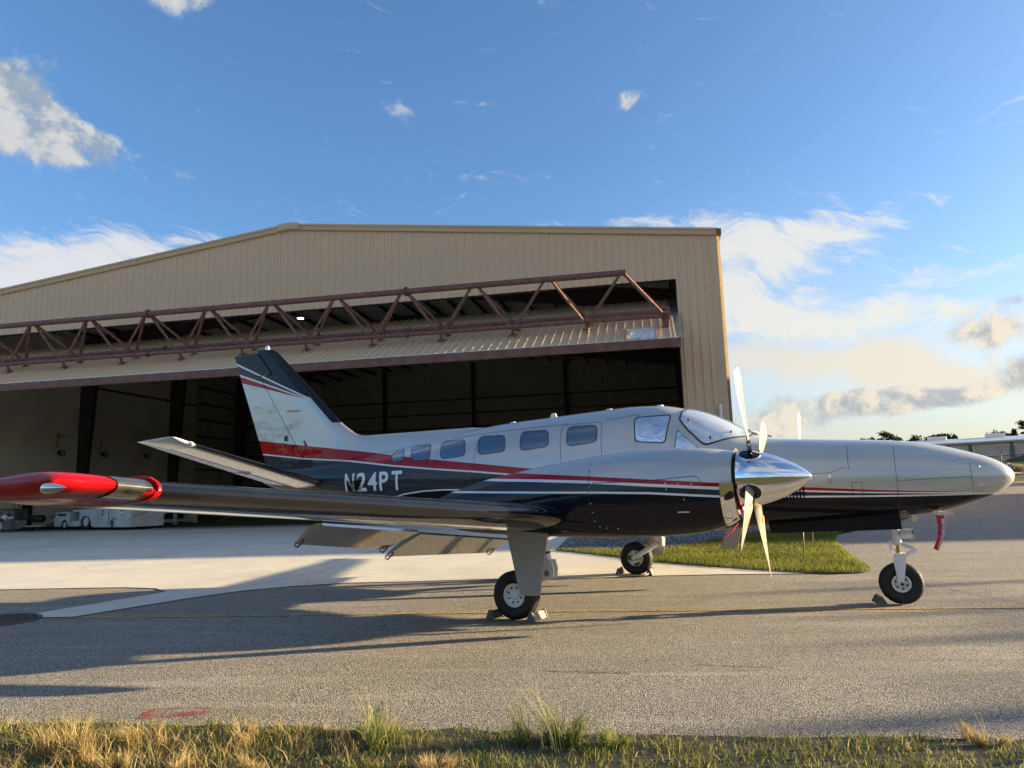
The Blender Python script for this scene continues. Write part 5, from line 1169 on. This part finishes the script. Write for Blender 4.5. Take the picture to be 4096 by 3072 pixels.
b = MB(); b.bar((1.95, side_y(NAC, 1.95, 1.14, y0, .003), 1.14), (2.06, side_y(NAC, 2.06, 1.14, y0, .003), 1.14), .004, .012); b.build('cowling_placard', M['cream'], plane)
# --- landing gear
def wheel(root, c, R, wd, rim_r, axis=(0, 1, 0), tread=True, holes=8, tag_=''):
    c = Vector(c); d = Vector(axis).normalized(); h = wd/2
    pr = [(-h*.62, rim_r), (-h*.80, rim_r+.012), (-h*.96, rim_r+(R-rim_r)*.35), (-h, rim_r+(R-rim_r)*.55), (-h*.93, rim_r+(R-rim_r)*.78), (-h*.72, R-.012), (-h*.60, R-.003)]
    gr = []
    for k in range(5):
        x = -h*.55+h*1.1*k/4; gr += [(x-.010, R), (x-.006, R), (x-.0055, R-.008), (x+.0005, R-.008), (x+.001, R)] if tread and 0 < k < 4 else [(x, R)]
    b = MB(); b.lathe(pr+gr+[(-a, r) for a, r in pr[::-1]], c, d, 56); b.build('tyre', M['rubber'], root, 50)
    b = MB(); b.lathe([(-h*.70, rim_r+.002), (-h*.76, rim_r-.006), (-h*.74, rim_r-.018), (-h*.5, rim_r-.028), (-h*.42, rim_r-.05), (-h*.42, .055), (-h*.55, .045), (-h*.60, .036), (-h*.60, 0)], c, d, 40); b.lathe([(h*.70, rim_r+.002), (h*.74, rim_r-.018), (h*.4, rim_r-.03), (h*.4, 0)], c, d, 40); rim = b.build('rim', M['gear_white'], root, 40)
    u = d.cross(Vector((0, 0, 1))).normalized(); v = d.cross(u); b = MB()
    for k in range(holes):
        a = 2*PI*k/holes+.3; p = c+(u*math.cos(a)+v*math.sin(a))*(rim_r*.62)-d*h*.43; b.tube(p, p-d*.012, .012, .010, 8)
    b.build('rim_hole_dark', M['black'], rim, 40)  # black studs stand in for the dark holes of the rim
def main_gear(sg):
    y = sg*2.19; t = part('main_landing_gear', plane); R = .262; c = Vector((0, y, R-.006)); out = Vector((0, sg, 0))
    wheel(t, c, R, .19, .128, (0, 1, 0))
    pv = Vector((.40, y-sg*.02, .50)); top = Vector((.30, y-sg*.03, 1.02)); ax_ = Vector((0, y-sg*.03, R))
    b = MB(); b.tube(top, pv+Vector((-.02, 0, .10)), .055, .05, 16); b.build('strut', M['gear_white'], t, 40)
    b = MB(); m1 = pv+(top-pv)*.40; dd = (top-pv).normalized(); b.tube(m1-dd*.012, m1+dd*.012, .0535, .0535, 16); b.build('strut_band', M['black'], t, 40)
    b = MB()
    for e in (-.05, .05): b.prism([pv+Vector((-.06, e-.012, .14)), pv+Vector((.05, e-.012, .14)), pv+Vector((.075, e-.012, .05)), pv+Vector((.07, e-.012, -.05)), pv+Vector((0, e-.012, -.075)), pv+Vector((-.07, e-.012, -.03))], (0, .024, 0))
    b.build('pivot_fork', M['gear_white'], t, 40)
    b = MB(); b.tube(pv+Vector((0, -.075, 0)), pv+Vector((0, .075, 0)), .032, .032, 6); b.tube(pv+Vector((0, -.08, 0)), pv+Vector((0, .08, 0)), .014, .014, 10); b.build('pivot_bolt', M['galv'], t, 30)
    inn = Vector((0, -sg*.125, 0)); b = MB(); b.sweep([pv+inn*.1, pv+inn*.7+Vector((-.06, 0, -.03)), ax_+inn*1.0+Vector((.09, 0, .06)), ax_+inn*1.0], [.042, .045, .036, .036], 12); b.lathe([(-.03, .045), (.03, .045)], ax_+inn, (0, 1, 0), 16); b.build('trailing_arm', M['gear_white'], t, 40)
    b = MB(); b.tube(ax_+inn, c, .03, .03, 12); b.build('axle', M['galv'], t, 40)
    for k in range(3):
        a0 = .5+k*2.1; b = MB()
        for q in range(5):
            a = a0+q*.22; p = c+inn*.72+Vector((math.cos(a)*.098, 0, math.sin(a)*.098)); b.box(p, (.05, .035, .04))
        b.build('brake_caliper', M['cream'], t)
    b = MB(); b.lathe([(-.006, .04), (-.006, .105), (.006, .105), (.006, .04)], c+inn*.68, (0, 1, 0), 28); b.build('brake_disc', M['galv'], t, 40)
    b = MB(); b.sweep([top+inn*.5, pv+Vector((-.10, 0, .16))+inn*.6, pv+Vector((-.16, 0, .03))+inn*.7, ax_+inn*1.1+Vector((.02, 0, .12))], .007, 6); b.build('brake_hose', M['black'], t, 60)
    yd = y+sg*.215; poly = rounded([(.003, .985), (.507, .983), (.39, .283), (.155, .283)], .045, 4)
    b = MB(); b.prism([(x, yd, z) for x, z in poly], (0, sg*.012, 0)); b.prism([(x, yd-sg*.012, z) for x, z in shrink(poly, .035)], (0, sg*.012, 0)); b.build('gear_door', M['gear_grey'], t, 40)
    b = MB(); b.tube(top+Vector((.03, 0, -.15)), (.15, yd, .80), .012, .012, 8); b.tube(pv+Vector((-.05, 0, .15)), (.28, yd, .60), .012, .012, 8); b.build('door_rod', M['gear_white'], t, 40)
main_gear(-1); main_gear(1)
b = MB(); b.prism([(1.62, 1.98, .95), (1.80, 2.02, .95), (1.66, 2.02, .47), (1.60, 2.02, .43), (1.44, 1.98, .43), (1.41, 1.98, .47)], (0, .012, 0)); b.build('inner_gear_door', M['gear_grey'], plane)
t = part('nose_landing_gear', plane); st_ = math.radians(4); ax_ = Vector((-math.sin(st_), math.cos(st_), 0)); c = Vector((3.80, 0, .226))
wheel(t, c, .230, .165, .098, ax_, False, 6)
b = MB(); b.tube((3.79, 0, 1.08), (3.80, 0, .70), .042, .042, 18); b.tube((3.80, 0, .76), (3.80, 0, .655), .050, .050, 18); b.build('strut', M['gear_white'], t, 40)
b = MB(); b.tube((3.80, 0, .66), (3.80, 0, .545), .028, .028, 16); b.build('piston', M['brass'], t, 40)
b = MB(); b.box((3.815, 0, .535), (.12, .19, .05))
for e in (-1, 1): b.prism([(3.755, e*.100-.012, .56), (3.875, e*.100-.012, .56), (3.875, e*.100-.012, .49), (3.825, e*.112-.012, .205), (3.775, e*.112-.012, .205), (3.745, e*.100-.012, .49)], (0, .024, 0))
b.build('fork', M['gear_white'], t, 30)
b = MB()
for e in (-1, 1): b.lathe([(-.012, .036), (.012, .036), (.012, .020), (-.012, .020)], c+ax_*e*.118, ax_, 18)
b.build('axle_nut', M['gear_white'], t, 40)
b = MB(); b.tube(c-ax_*.13, c+ax_*.13, .017, .017, 10); b.build('axle', M['black'], t, 40)
b = MB(); b.bar((3.85, 0, .665), (3.985, 0, .600), .05, .018, (0, 1, 0)); b.bar((3.985, 0, .600), (3.87, 0, .525), .05, .02, (0, 1, 0)); b.tube((3.985, -.035, .600), (3.985, .035, .600), .014, .014, 8); b.tube((3.845, -.035, .668), (3.845, .035, .668), .013, .013, 8); b.build('torque_link', M['gear_white'], t, 30)
b = MB(); b.lathe([(-.065, .034), (-.05, .056), (-.02, .062), (.055, .062), (.07, .058)], (3.90, 0, .775), (1, 0, 0), 6); b.build('taxi_light', M['gear_white'], t, 30)
b = MB(); b.lathe([(.06, .061), (.078, .061), (.078, 0)], (3.90, 0, .775), (1, 0, 0), 6); b.build('taxi_light_lens', M['glass_lens'], t, 30)
b = MB(); b.prism([(3.75, -.02, .69), (3.72, -.02, .69), (3.715, -.02, .60), (3.735, -.02, .60)], (0, .04, 0)); b.build('steering_stop', M['gear_white'], t)
b = MB(); b.sweep([(3.765, -.045, .84), (3.78, -.05, .78), (3.81, -.055, .70), (3.845, -.05, .695)], .004, 5); b.build('brake_hose', M['galv'], t)
M['doorblack'] = mat('black door paint', (.006, .006, .007), .5, spec=.12, var=.1)
b = MB(); b.prism([(2.435, -.25, .985), (3.10, -.25, 1.0), (3.85, -.25, 1.06), (3.865, -.27, .84), (3.60, -.27, .832), (2.47, -.27, .80)], (0, .014, 0)); b.build('nose_gear_door', M['doorblack'], t)
b = MB(); b.prism([(2.435, .25, .985), (3.10, .25, 1.0), (3.85, .25, 1.06), (3.865, .27, .84), (3.60, .27, .832), (2.47, .27, .80)], (0, .014, 0)); b.build('nose_gear_door', M['doorblack'], t)
# --- aerials and probes
b = MB(); b.prism([(-.485, -.012, 2.42), (-.372, -.012, 2.425), (-.40, -.008, 2.486), (-.452, -.008, 2.487)], (0, .022, 0)); b.build('blade_antenna', M['white_paint'], plane, 30)
for x, z in ((.43, 2.462), (1.145, 2.458), (-1.07, 2.385)):
    b = MB(); b.lathe([(-.01, .05), (.008, .05), (.016, .042), (.018, 0)], (x, -.03, z), (0, 0, 1), 20); b.build('dome_antenna', M['white_paint'], plane, 40)
b = MB(); b.prism([(3.968, -.13, 1.03), (4.062, -.13, 1.03), (4.03, -.125, .92), (3.978, -.125, .92)], (0, .018, 0)); b.build('belly_antenna', M['cream'], plane, 30)
pt = part('pitot_probe', plane)
b = MB(); b.sweep([(4.20, -.12, 1.09), (4.21, -.12, 1.03), (4.245, -.12, 1.005), (4.31, -.12, .998), (4.385, -.12, .998)], [.034, .032, .026, .020, .018], 12); b.build('pitot_cover', M['cream'], pt, 60)
b = MB(); b.sweep([(4.24, .12, 1.08), (4.26, .12, 1.03), (4.30, .12, 1.018), (4.37, .12, 1.016)], [.03, .028, .022, .016], 12); b.build('pitot_cover', M['cream'], pt, 60)
# --- streamer tied to the pitot cover
fl = thing('pitot_streamer', 'red REMOVE BEFORE FLIGHT streamer hanging below the nose', 'streamer', (4.25, -.13, .99))
def st_pt(u, v, lift=0.0):
    """u along the streamer, v across"""
    cx_ = 4.252+.018*math.sin(u*2.2)-.092*u*u; z = .985-.375*u; w = .085-.040*u; y = -.13-.02*math.sin(u*3)-lift
    return (cx_+w*(v-.5)*1.0+.0, y+.006*math.sin(v*4+u*5), z+.02*(v-.5)*u*-1.2)
b = MB(); b.grid([[st_pt(u, v) for v in np.linspace(0, 1, 5)] for u in np.linspace(0, 1, 16)]); b.build('ribbon', M['red_cloth'], fl, 180, fix=False)
b = MB(); b.grid([[st_pt(u, v, .001) for v in (.955, 1.0)] for u in np.linspace(0, 1, 16)]); b.build('hem', M['white_print'], fl, 180, fix=False)
def streamer_text(s, u0, u1, v0, v1):
    V, Fc = text_tris(s, .3); x0, x1 = min(v[0] for v in V), max(v[0] for v in V); y0, y1 = min(v[1] for v in V), max(v[1] for v in V)
    b = MB(); b.add([st_pt(u0+(x-x0)/(x1-x0)*(u1-u0), v0+(y-y0)/(y1-y0)*(v1-v0), .0015) for x, y in V], Fc); b.build('lettering', M['white_print'], fl, 180, fix=False)
streamer_text('REMOVE BEFORE FLIGHT', .10, .94, .55, .88)
# ------------------------------------------------------------------ chocks
def tri_chock(x, y, rot, m, label, L=.2, h=.105, hole=True, hw=.057):
    t = thing('wheel_chock', label, 'wheel chock', (x, y, 0), 'chocks at the wheels'); c, s = math.cos(rot), math.sin(rot); a = Vector((c, s, 0)); d = Vector((-s, c, 0)); o = Vector((x, y, .002))
    out_ = rounded([(-hw, 0), (hw, 0), (hw*.28, h), (-hw*.28, h)], .016, 3)
    b = MB(); b.prism([o+a*u+Vector((0, 0, w)) for u, w in shrink(out_, .012)], d*L); b.build('body', m, t, 30)
    for e in (-.012, L-.006):
        b = MB(); P = [o+a*u+d*e+Vector((0, 0, w)) for u, w in out_]
        hl = [(-.022, .024), (.022, .024), (.0, .066)] if hole else None
        if hole:
            v, f = cdt(out_, None, [hl]); b.add([o+a*u+d*e+Vector((0, 0, w)) for u, w in v], f); b.add([o+a*u+d*(e+.018)+Vector((0, 0, w)) for u, w in v], f)
            for ring_ in (out_, hl): b.grid([[o+a*u+d*(e+q)+Vector((0, 0, w)) for u, w in ring_+[ring_[0]]] for q in (0, .018)])
        else: b.prism(P, d*.018)
        b.build('end_cap', M['chock_rubber'], t, 30)
    return t
tri_chock(-.255, -2.34, -.12, M['chock_rubber'], 'grey triangular chock behind the near main wheel', .20)
tri_chock(.25, -2.36, -.12, M['chock_alu'], 'worn metal chock in front of the near main wheel', .26)
tri_chock(-.26, 2.02, .1, M['chock_rubber'], 'dark rubber chock behind the far main wheel', .2, .105, False)
tri_chock(.26, 1.98, .1, M['chock_alu'], 'sunlit pale chock in front of the far main wheel', .24, .105, False)
tri_chock(3.575, -.12, .2, M['chock_rubber'], 'small rounded rubber chock against the nose wheel', .18, .085, False, .07)
b = MB(); b.sweep([(-.26, 2.0, .045), (-.22, 1.92, .012), (0, 1.86, .010), (.2, 1.87, .010), (.25, 1.93, .03), (.26, 1.98, .045)], .010, 6); tag(b.build('chock_rope', M['rope'], None, 60), 'pale rope joining the two chocks of the far main wheel', 'rope')
# ------------------------------------------------------------------ far building, fence, boat
bl0 = Vector((12.34, 84.7, 0)); bd = Vector((3.76, -.37, 0)); bd = bd.normalized(); bn = Vector((-bd.y, bd.x, 0))
if bn.dot(Vector((0, 1, 0))) < 0: bn = -bn
ZB = 1.5
bld = thing('storage_building', 'long pale metal storage building with tall sheet doors and teal posts beyond the fence', 'building', (bl0.x, bl0.y, ZB))
def BP(s, o_, z): return bl0+bd*s+bn*o_+UP*z
def bbox(b, s0, s1, o0, o1, z0, z1): return b.box(BP((s0+s1)/2, (o0+o1)/2, (z0+z1)/2), (s1-s0, o1-o0, z1-z0), (bd, bn, UP))
E_L, E_R = -26, 26
ez = lambda s: 5.10
b = MB(); bbox(b, E_L, E_R, .25, 14, ZB-.3, 5.16); b.build('wall', M['pale_sheet'], bld)
b = MB(); b.grid([[BP(s, -.35, 5.28), BP(s, -.35, 5.40), BP(s, 7.2, 6.15), BP(s, 14.3, 5.2)] for s in (E_L, E_R)]); b.build('roof', mat('pale roof sheet', (.46, .47, .46), .35, .3), bld, fix=False)
b = MB(); bbox(b, E_L, E_R, -.42, -.28, 5.14, 5.29); b.build('gutter', mat('blue grey gutter', (.16, .20, .24), .4), bld)
b = MB(); bbox(b, E_L, E_R, .10, .25, 4.72, 5.15); b.build('header', M['pale_sheet'], bld)
for k in range(-6, 7):
    s = 3.78*k
    b = MB(); bbox(b, s-.16, s+.16, -.02, .24, ZB-.2, 5.12); b.build('post', M['teal'], bld)
    if k % 2 == 0: b = MB(); b.tube(BP(s+.3, -.1, ZB), BP(s+.3, -.1, 4.95), .06, .06, 10); b.build('downpipe', M['white_paint'], bld)
    b = MB(); rows = []
    for q in np.arange(s+.2, s+3.6, .10): rows += [[BP(q, .22, ZB-.1), BP(q, .22, 4.72)], [BP(q+.03, .19, ZB-.1), BP(q+.03, .19, 4.72)], [BP(q+.07, .19, ZB-.1), BP(q+.07, .19, 4.72)]]
    b.grid(rows); b.build('sheet_door', M['pale_sheet'], bld, fix=False)
for s in (-3.35, 2.55):
    b = MB(); b.prism([BP(s-1.0, 6.6, 6.0), BP(s+1.0, 6.6, 6.0), BP(s+1.0, 6.6, 6.52), BP(s-1.0, 6.6, 6.52)], bn*1.2); b.build('ridge_vent', M['white_paint'], bld)
fence = thing('chain_link_fence', 'black chain link fence with barbed wire in front of the storage building', 'fence', (10.7, 49.3, ZB))
f0 = Vector((10.13, 50.2, 0)); fd = Vector((11.95-10.13, 47.6-50.2, 0)).normalized()
def FP(s, z): return f0+fd*s+UP*z
for k in range(-4, 6):
    s = 1.15+3.0*k; b = MB(); b.tube(FP(s, 1.3), FP(s, 2.95), .035, .035, 8); b.tube(FP(s, 2.95), FP(s, 3.32)+fd.cross(UP)*-.16, .025, .02, 6); b.build('post', M['black'], fence)
for z in (2.85, 2.45, 1.62):
    b = MB(); b.tube(FP(-14, z), FP(18, z), .022, .022, 6); b.build('rail', M['black'], fence)
b = MB()
for z, o_ in ((3.02, .04), (3.15, .10), (3.28, .15)): b.tube(FP(-14, z)-fd.cross(UP)*o_, FP(18, z)-fd.cross(UP)*o_, .006, .006, 4)
b.build('barbed_wire', M['black'], fence)
b = MB(); st = .075
n_ = int(32/st)
for k in range(n_):
    s = -14+k*st
    for dg in (-1, 1):
        a, c = FP(s, 1.55), FP(s+dg*1.3, 2.85); d = (c-a).normalized(); w = d.cross(fd.cross(UP)).normalized()*.003; b.add([a-w, a+w, c+w, c-w], [(0, 1, 2, 3)])
tag(b.build('wire_mesh', M['black'], fence, fix=False), kind='stuff')
# boat on a trailer under a dark cover
bo0 = Vector((10.75, 46.0, 0)); bx = Vector((.93, -.36, 0)).normalized(); by = Vector((-bx.y, bx.x, 0))
boat = thing('motor_boat', 'teal hulled motor boat under a navy cover on a trailer at the right edge', 'boat', (bo0.x, bo0.y, 1.5))
def BO(u, v, z): return bo0+bx*u+by*v+UP*z
b = MB(); rows = []
for u, w, zt, zb in ((0, .02, 2.38, 2.30), (.35, .35, 2.40, 2.05), (.9, .68, 2.40, 1.90), (1.8, .92, 2.38, 1.82), (3.2, 1.0, 2.34, 1.80), (5.2, 1.0, 2.30, 1.80)):
    rows.append([BO(u, -w, zt), BO(u, -w*.97, zt*.6+zb*.4), BO(u, -w*.7, zt*.25+zb*.75), BO(u, 0, zb), BO(u, w*.7, zt*.25+zb*.75), BO(u, w*.97, zt*.6+zb*.4), BO(u, w, zt)])
for i in range(len(rows)-1):
    for j in range(6):
        b.cur = 0 if j in (0, 5) else 1; k = len(b.v); b.v += [rows[i][j], rows[i][j+1], rows[i+1][j+1], rows[i+1][j]]; b.f.append((k, k+1, k+2, k+3)); b.mi.append(b.cur)
b.cur = 0; b.build('hull', [M['teal'] if 0 else mat('teal gelcoat', (.02, .20, .13), .25, coat=.6), M['cream']], boat, 30)
b = MB(); rows = []
for u, w, z in ((-.12, .03, 2.44), (.15, .3, 2.60), (.7, .72, 2.72), (1.5, .98, 2.95), (2.4, 1.05, 3.15), (5.2, 1.05, 2.8)):
    rows.append([BO(u, -w, 2.36), BO(u, -w*1.02, 2.48), BO(u, -w*.6, z*.6+2.5*.4), BO(u, 0, z), BO(u, w*.6, z*.6+2.5*.4), BO(u, w*1.02, 2.48), BO(u, w, 2.36)])
b.grid(rows); b.build('cover', M['boat_cover'], boat, 50, fix=False)
tr_ = part('trailer', boat)
b = MB(); b.bar(BO(-.9, 0, 1.66), BO(5, 0, 1.66), .08, .10); b.bar(BO(.3, 0, 1.70), BO(.3, 0, 2.25), .08, .08); b.bar(BO(.3, 0, 2.2), BO(.0, 0, 2.3), .06, .06); b.build('frame', M['galv'], tr_)
for e in (-.9, .9):
    b = MB(); b.lathe([(-.1, .14), (-.1, .28), (-.05, .31), (.05, .31), (.1, .28), (.1, .14)], BO(3.4, e, 1.78), by, 24); b.build('tyre', M['rubber'], tr_, 40)
b = MB(); b.box(BO(.55, -.95, 1.80), (.62, .22, .20), (bx, by, UP)); b.build('mudguard', M['black'], tr_)
b = MB(); b.ball(BO(-.15, 0, 2.2), .10, 8, 5); b.sweep([BO(-.1, 0, 2.2), BO(-.2, .05, 1.95), BO(.1, .05, 1.9)], .02, 6); b.build('bow_winch', M['black'], tr_, 60)
# ------------------------------------------------------------------ trees
def tree(name, base, h, clumps, label, leaf=.16, n=2600, trunk=.22, group='trees beyond the storage building', limbs=True):
    """clumps: (dx, dz, rx, rz) across the view and up, metres"""
    base = Vector(base); t = thing(name, label, 'tree', base, group); side = rt0
    b = MB(); topz = max(c[1]+c[3]*.4 for c in clumps)
    b.sweep([base+UP*-.5, base+UP*h*.3+side*.1, base+UP*topz*.75-side*.1, base+UP*topz], [trunk, trunk*.8, trunk*.5, trunk*.15], 7)
    if limbs:
        for dx, dz, rx, rz in clumps:
            st = base+UP*max(h*.35, dz-abs(dx)*.8-rz); b.sweep([st, st*.4+(base+side*dx+UP*dz)*.6-UP*rz*.2, base+side*dx+UP*dz], [trunk*.4, trunk*.25, trunk*.1], 5)
    b.build('trunk', M['bark'], t, 60, fix=False)
    tot = sum(c[2]*c[3] for c in clumps); P = []
    for dx, dz, rx, rz in clumps:
        k = int(n*rx*rz/tot); sub = nr.normal(0, 1, (max(3, int(7*rx*rz**.5)), 3)); sub /= np.linalg.norm(sub, axis=1)[:, None]; sub *= nr.uniform(.35, .95, (len(sub), 1))
        i = nr.integers(0, len(sub), k); q = sub[i]+nr.normal(0, .20, (k, 3)); q *= (rx, rx, rz); P.append(np.array(base)+np.array(side)*(dx+q[:, :1])+np.array(Vector((-side.y, side.x, 0)))*q[:, 1:2]+np.array([[0, 0, 1.0]])*(dz+q[:, 2:3]))
    P = np.concatenate(P); n = len(P); u = nr.normal(0, 1, (n, 3)); u /= np.linalg.norm(u, axis=1)[:, None]; w = np.cross(u, nr.normal(0, 1, (n, 3))); w /= np.linalg.norm(w, axis=1)[:, None]
    s = leaf*nr.uniform(.6, 1.4, (n, 1)); V = np.stack([P-u*s, P+w*s*.6, P+u*s, P-w*s*.6], 1).reshape(-1, 3); F = np.arange(n*4).reshape(-1, 4)
    fast_mesh('crown', V, F, M['leaf'], 4, t, cols=np.repeat(np.clip(nr.normal(.45, .25, n), 0, 1), 4))
    return t
def at(x, y): return (x, y, gz(x, y))
z_ = 1.5
tree('pine_tree', (.47, 196.4, 0), 12.3, [(0, 11.6, 1.9, .9), (.8, 10.8, 1.4, .8)], 'low flat topped pine farthest left above the aeroplane nose', .22, 1100)
tree('pine_tree', (4.69, 198.3, 0), 13.9, [(0, 12.9, 1.7, 1.1), (-1.2, 11.6, 1.3, .8), (1.4, 11.8, 1.5, .8), (-1.9, 10.2, 1.2, .8), (2.7, 11.7, 1.4, .8), (3.0, 10.3, 1.0, .7), (.3, 10.6, 1.2, .6)], 'tall pine with separate rounded clumps above the aeroplane nose', .2, 2800)
tree('bare_tree', (8.2, 199.9, 0), 12.0, [(-1.0, 10.3, 1.3, 1.1), (.6, 9.8, 1.1, .8), (1.6, 10.5, .8, .9)], 'thin half bare tree between the tall pine and the bushy tree', .12, 700, .16)
tree('bushy_tree', (11.9, 202.1, 0), 13.0, [(0, 11.9, 1.6, 1.0), (-1.2, 10.8, 2.0, 1.2), (1.3, 10.9, 1.9, 1.2), (0, 10.0, 3.0, 1.4), (2.6, 10.0, 1.4, 1.0), (-2.7, 9.8, 1.2, .9)], 'broad dense bushy tree left of the roof vent', .2, 3600)
tree('pine_tree', (14.9, 203.5, 0), 12.8, [(0, 12.0, 1.3, .8), (-1.1, 11.1, 1.1, .7), (1.2, 11.2, 1.2, .7), (0, 10.2, 1.6, .8)], 'small pine directly behind the left roof vent', .2, 1500)
tree('pine_tree', (17.9, 205.2, 0), 13.0, [(0, 12.2, 1.7, .8), (-1.6, 11.5, 1.2, .7), (1.4, 11.6, 1.3, .8), (-2.6, 11.0, .9, .6)], 'pine with a flat spreading crown right of the left roof vent', .2, 1800)
tree('pine_tree', (19.9, 206, 0), 12.4, [(0, 11.4, .9, 1.3), (.5, 10.2, .9, .9)], 'narrow pine at the right end of the left tree group', .2, 900)
tree('bushy_tree', (25.3, 169.8, 0), 11.3, [(0, 10.2, 1.6, 1.0), (-1.1, 9.4, 1.7, 1.1), (1.2, 9.6, 1.6, 1.0), (0, 8.4, 2.6, 1.3)], 'round dense tree behind the right roof vent', .18, 3000)
tree('bushy_tree', (28.2, 170.9, 0), 11.6, [(-.2, 10.8, .9, .8), (0, 9.7, 1.2, 1.0), (.9, 8.8, 1.4, 1.0), (-.8, 8.6, 1.5, 1.0)], 'darker tree between the round tree and the tall right pine', .18, 1900)
tree('pine_tree', (31.0, 171.6, 0), 13.4, [(-.3, 12.4, 1.6, .8), (-1.3, 11.6, 1.1, .7), (1.3, 11.7, 1.3, .8), (-.9, 10.6, 1.0, .5), (.9, 10.4, 1.1, .5), (-.6, 9.4, .8, .35), (1.3, 8.8, 1.2, .6), (-1.6, 8.1, 1.1, .6)], 'tall open branched pine at the right edge of the picture', .16, 2600, .26)
# woods away to the sides and behind, and poles towards the sun (they throw the long shadows on the asphalt)
def woods(a0, a1, r0, r1, h, n, step):
    P = []
    for _ in range(n):
        a = math.radians(rnd.uniform(a0, a1)); r = rnd.uniform(r0, r1); hh = h*rnd.uniform(.65, 1.05); P.append((CAM.x+math.cos(a)*r, CAM.y+math.sin(a)*r, hh))
    return P
def mass(P, leaf, k):
    V = []
    for x, y, hh in P:
        w = hh*rnd.uniform(.30, .42); q = nr.normal(0, 1, (k, 3)); q /= np.linalg.norm(q, axis=1)[:, None]; q *= nr.uniform(.5, 1, (k, 1)); V.append(np.c_[x+q[:, 0]*w, y+q[:, 1]*w, gz(x, y)+hh*.52+q[:, 2]*hh*.5])
    return np.concatenate(V)
Pw = mass(woods(150, 372, 150, 260, 12, 420, 1), .3, 90)
Pg = np.zeros((0, 3))
Pa = np.concatenate([Pw, Pg]); n = len(Pa); u = nr.normal(0, 1, (n, 3)); u /= np.linalg.norm(u, axis=1)[:, None]; w = np.cross(u, nr.normal(0, 1, (n, 3))); w /= np.linalg.norm(w, axis=1)[:, None]
s = np.full((len(Pw), 1), 1.5)*nr.uniform(.6, 1.3, (n, 1))
V = np.stack([Pa-u*s, Pa+w*s*.7, Pa+u*s, Pa-w*s*.7], 1).reshape(-1, 3)
tag(fast_mesh('woods', V, np.arange(n*4).reshape(-1, 4), M['leaf'], 4, cols=np.repeat(np.clip(nr.normal(.4, .25, n), 0, 1), 4)), kind='stuff')
sx, sy = math.cos(SUN_AZ), math.sin(SUN_AZ)
for i, (gx, gy, t_, r) in enumerate(((1.85, .30, 44, .09), (3.23, -1.09, 40, .08), (3.44, -2.42, 46, .11), (3.05, -5.06, 42, .16), (-1.7, 8.0, 0, 0))):
    if not t_: continue
    x, y = gx+sx*t_, gy+sy*t_; hh = t_*math.tan(SUN_EL)
    lp_ = thing('utility_pole', ('slim wooden pole throwing the shadow across the nose wheel', 'thinnest wooden pole, its shadow crossing the yellow line', 'wooden pole throwing the mid asphalt shadow at the right', 'thickest wooden pole, its shadow nearest the grass verge')[i], 'pole', (x, y, gz(x, y)), 'poles towards the sun'); b = MB(); b.tube((x, y, gz(x, y)-.3), (x, y, hh), r*1.4, r, 8); b.build('shaft', M['bark'], lp_, 60); b = MB(); b.bar((x-.5, y+.7, hh-.4), (x+.5, y-.7, hh-.4), .07, .09); b.build('crossarm', M['bark'], lp_)

# long plain building to the right: its flat roof edge draws the shade line across the apron, gravel and far road
ls = 9.5/math.tan(SUN_EL); A0 = Vector((-24.5+sx*ls, -2.5+sy*ls, 0)); B0 = Vector((26+sx*ls, 16.2+sy*ls, 0)); ld = (B0-A0).normalized(); ln = Vector((-ld.y, ld.x, 0))
rb = thing('row_building', 'long plain beige metal building beyond the right side towards the sun', 'building', (A0.x, A0.y, .8)); b = MB(); b.prism([A0+UP*.2, B0+UP*.2, B0+UP*9.35, A0+UP*9.35], ln*12); b.build('wall', M['beige_metal'], rb)
b = MB(); b.prism([A0+UP*9.35, B0+UP*9.35, B0+UP*9.5, A0+UP*9.5], ln*12.2); b.build('roof', M['tan_roof'], rb)
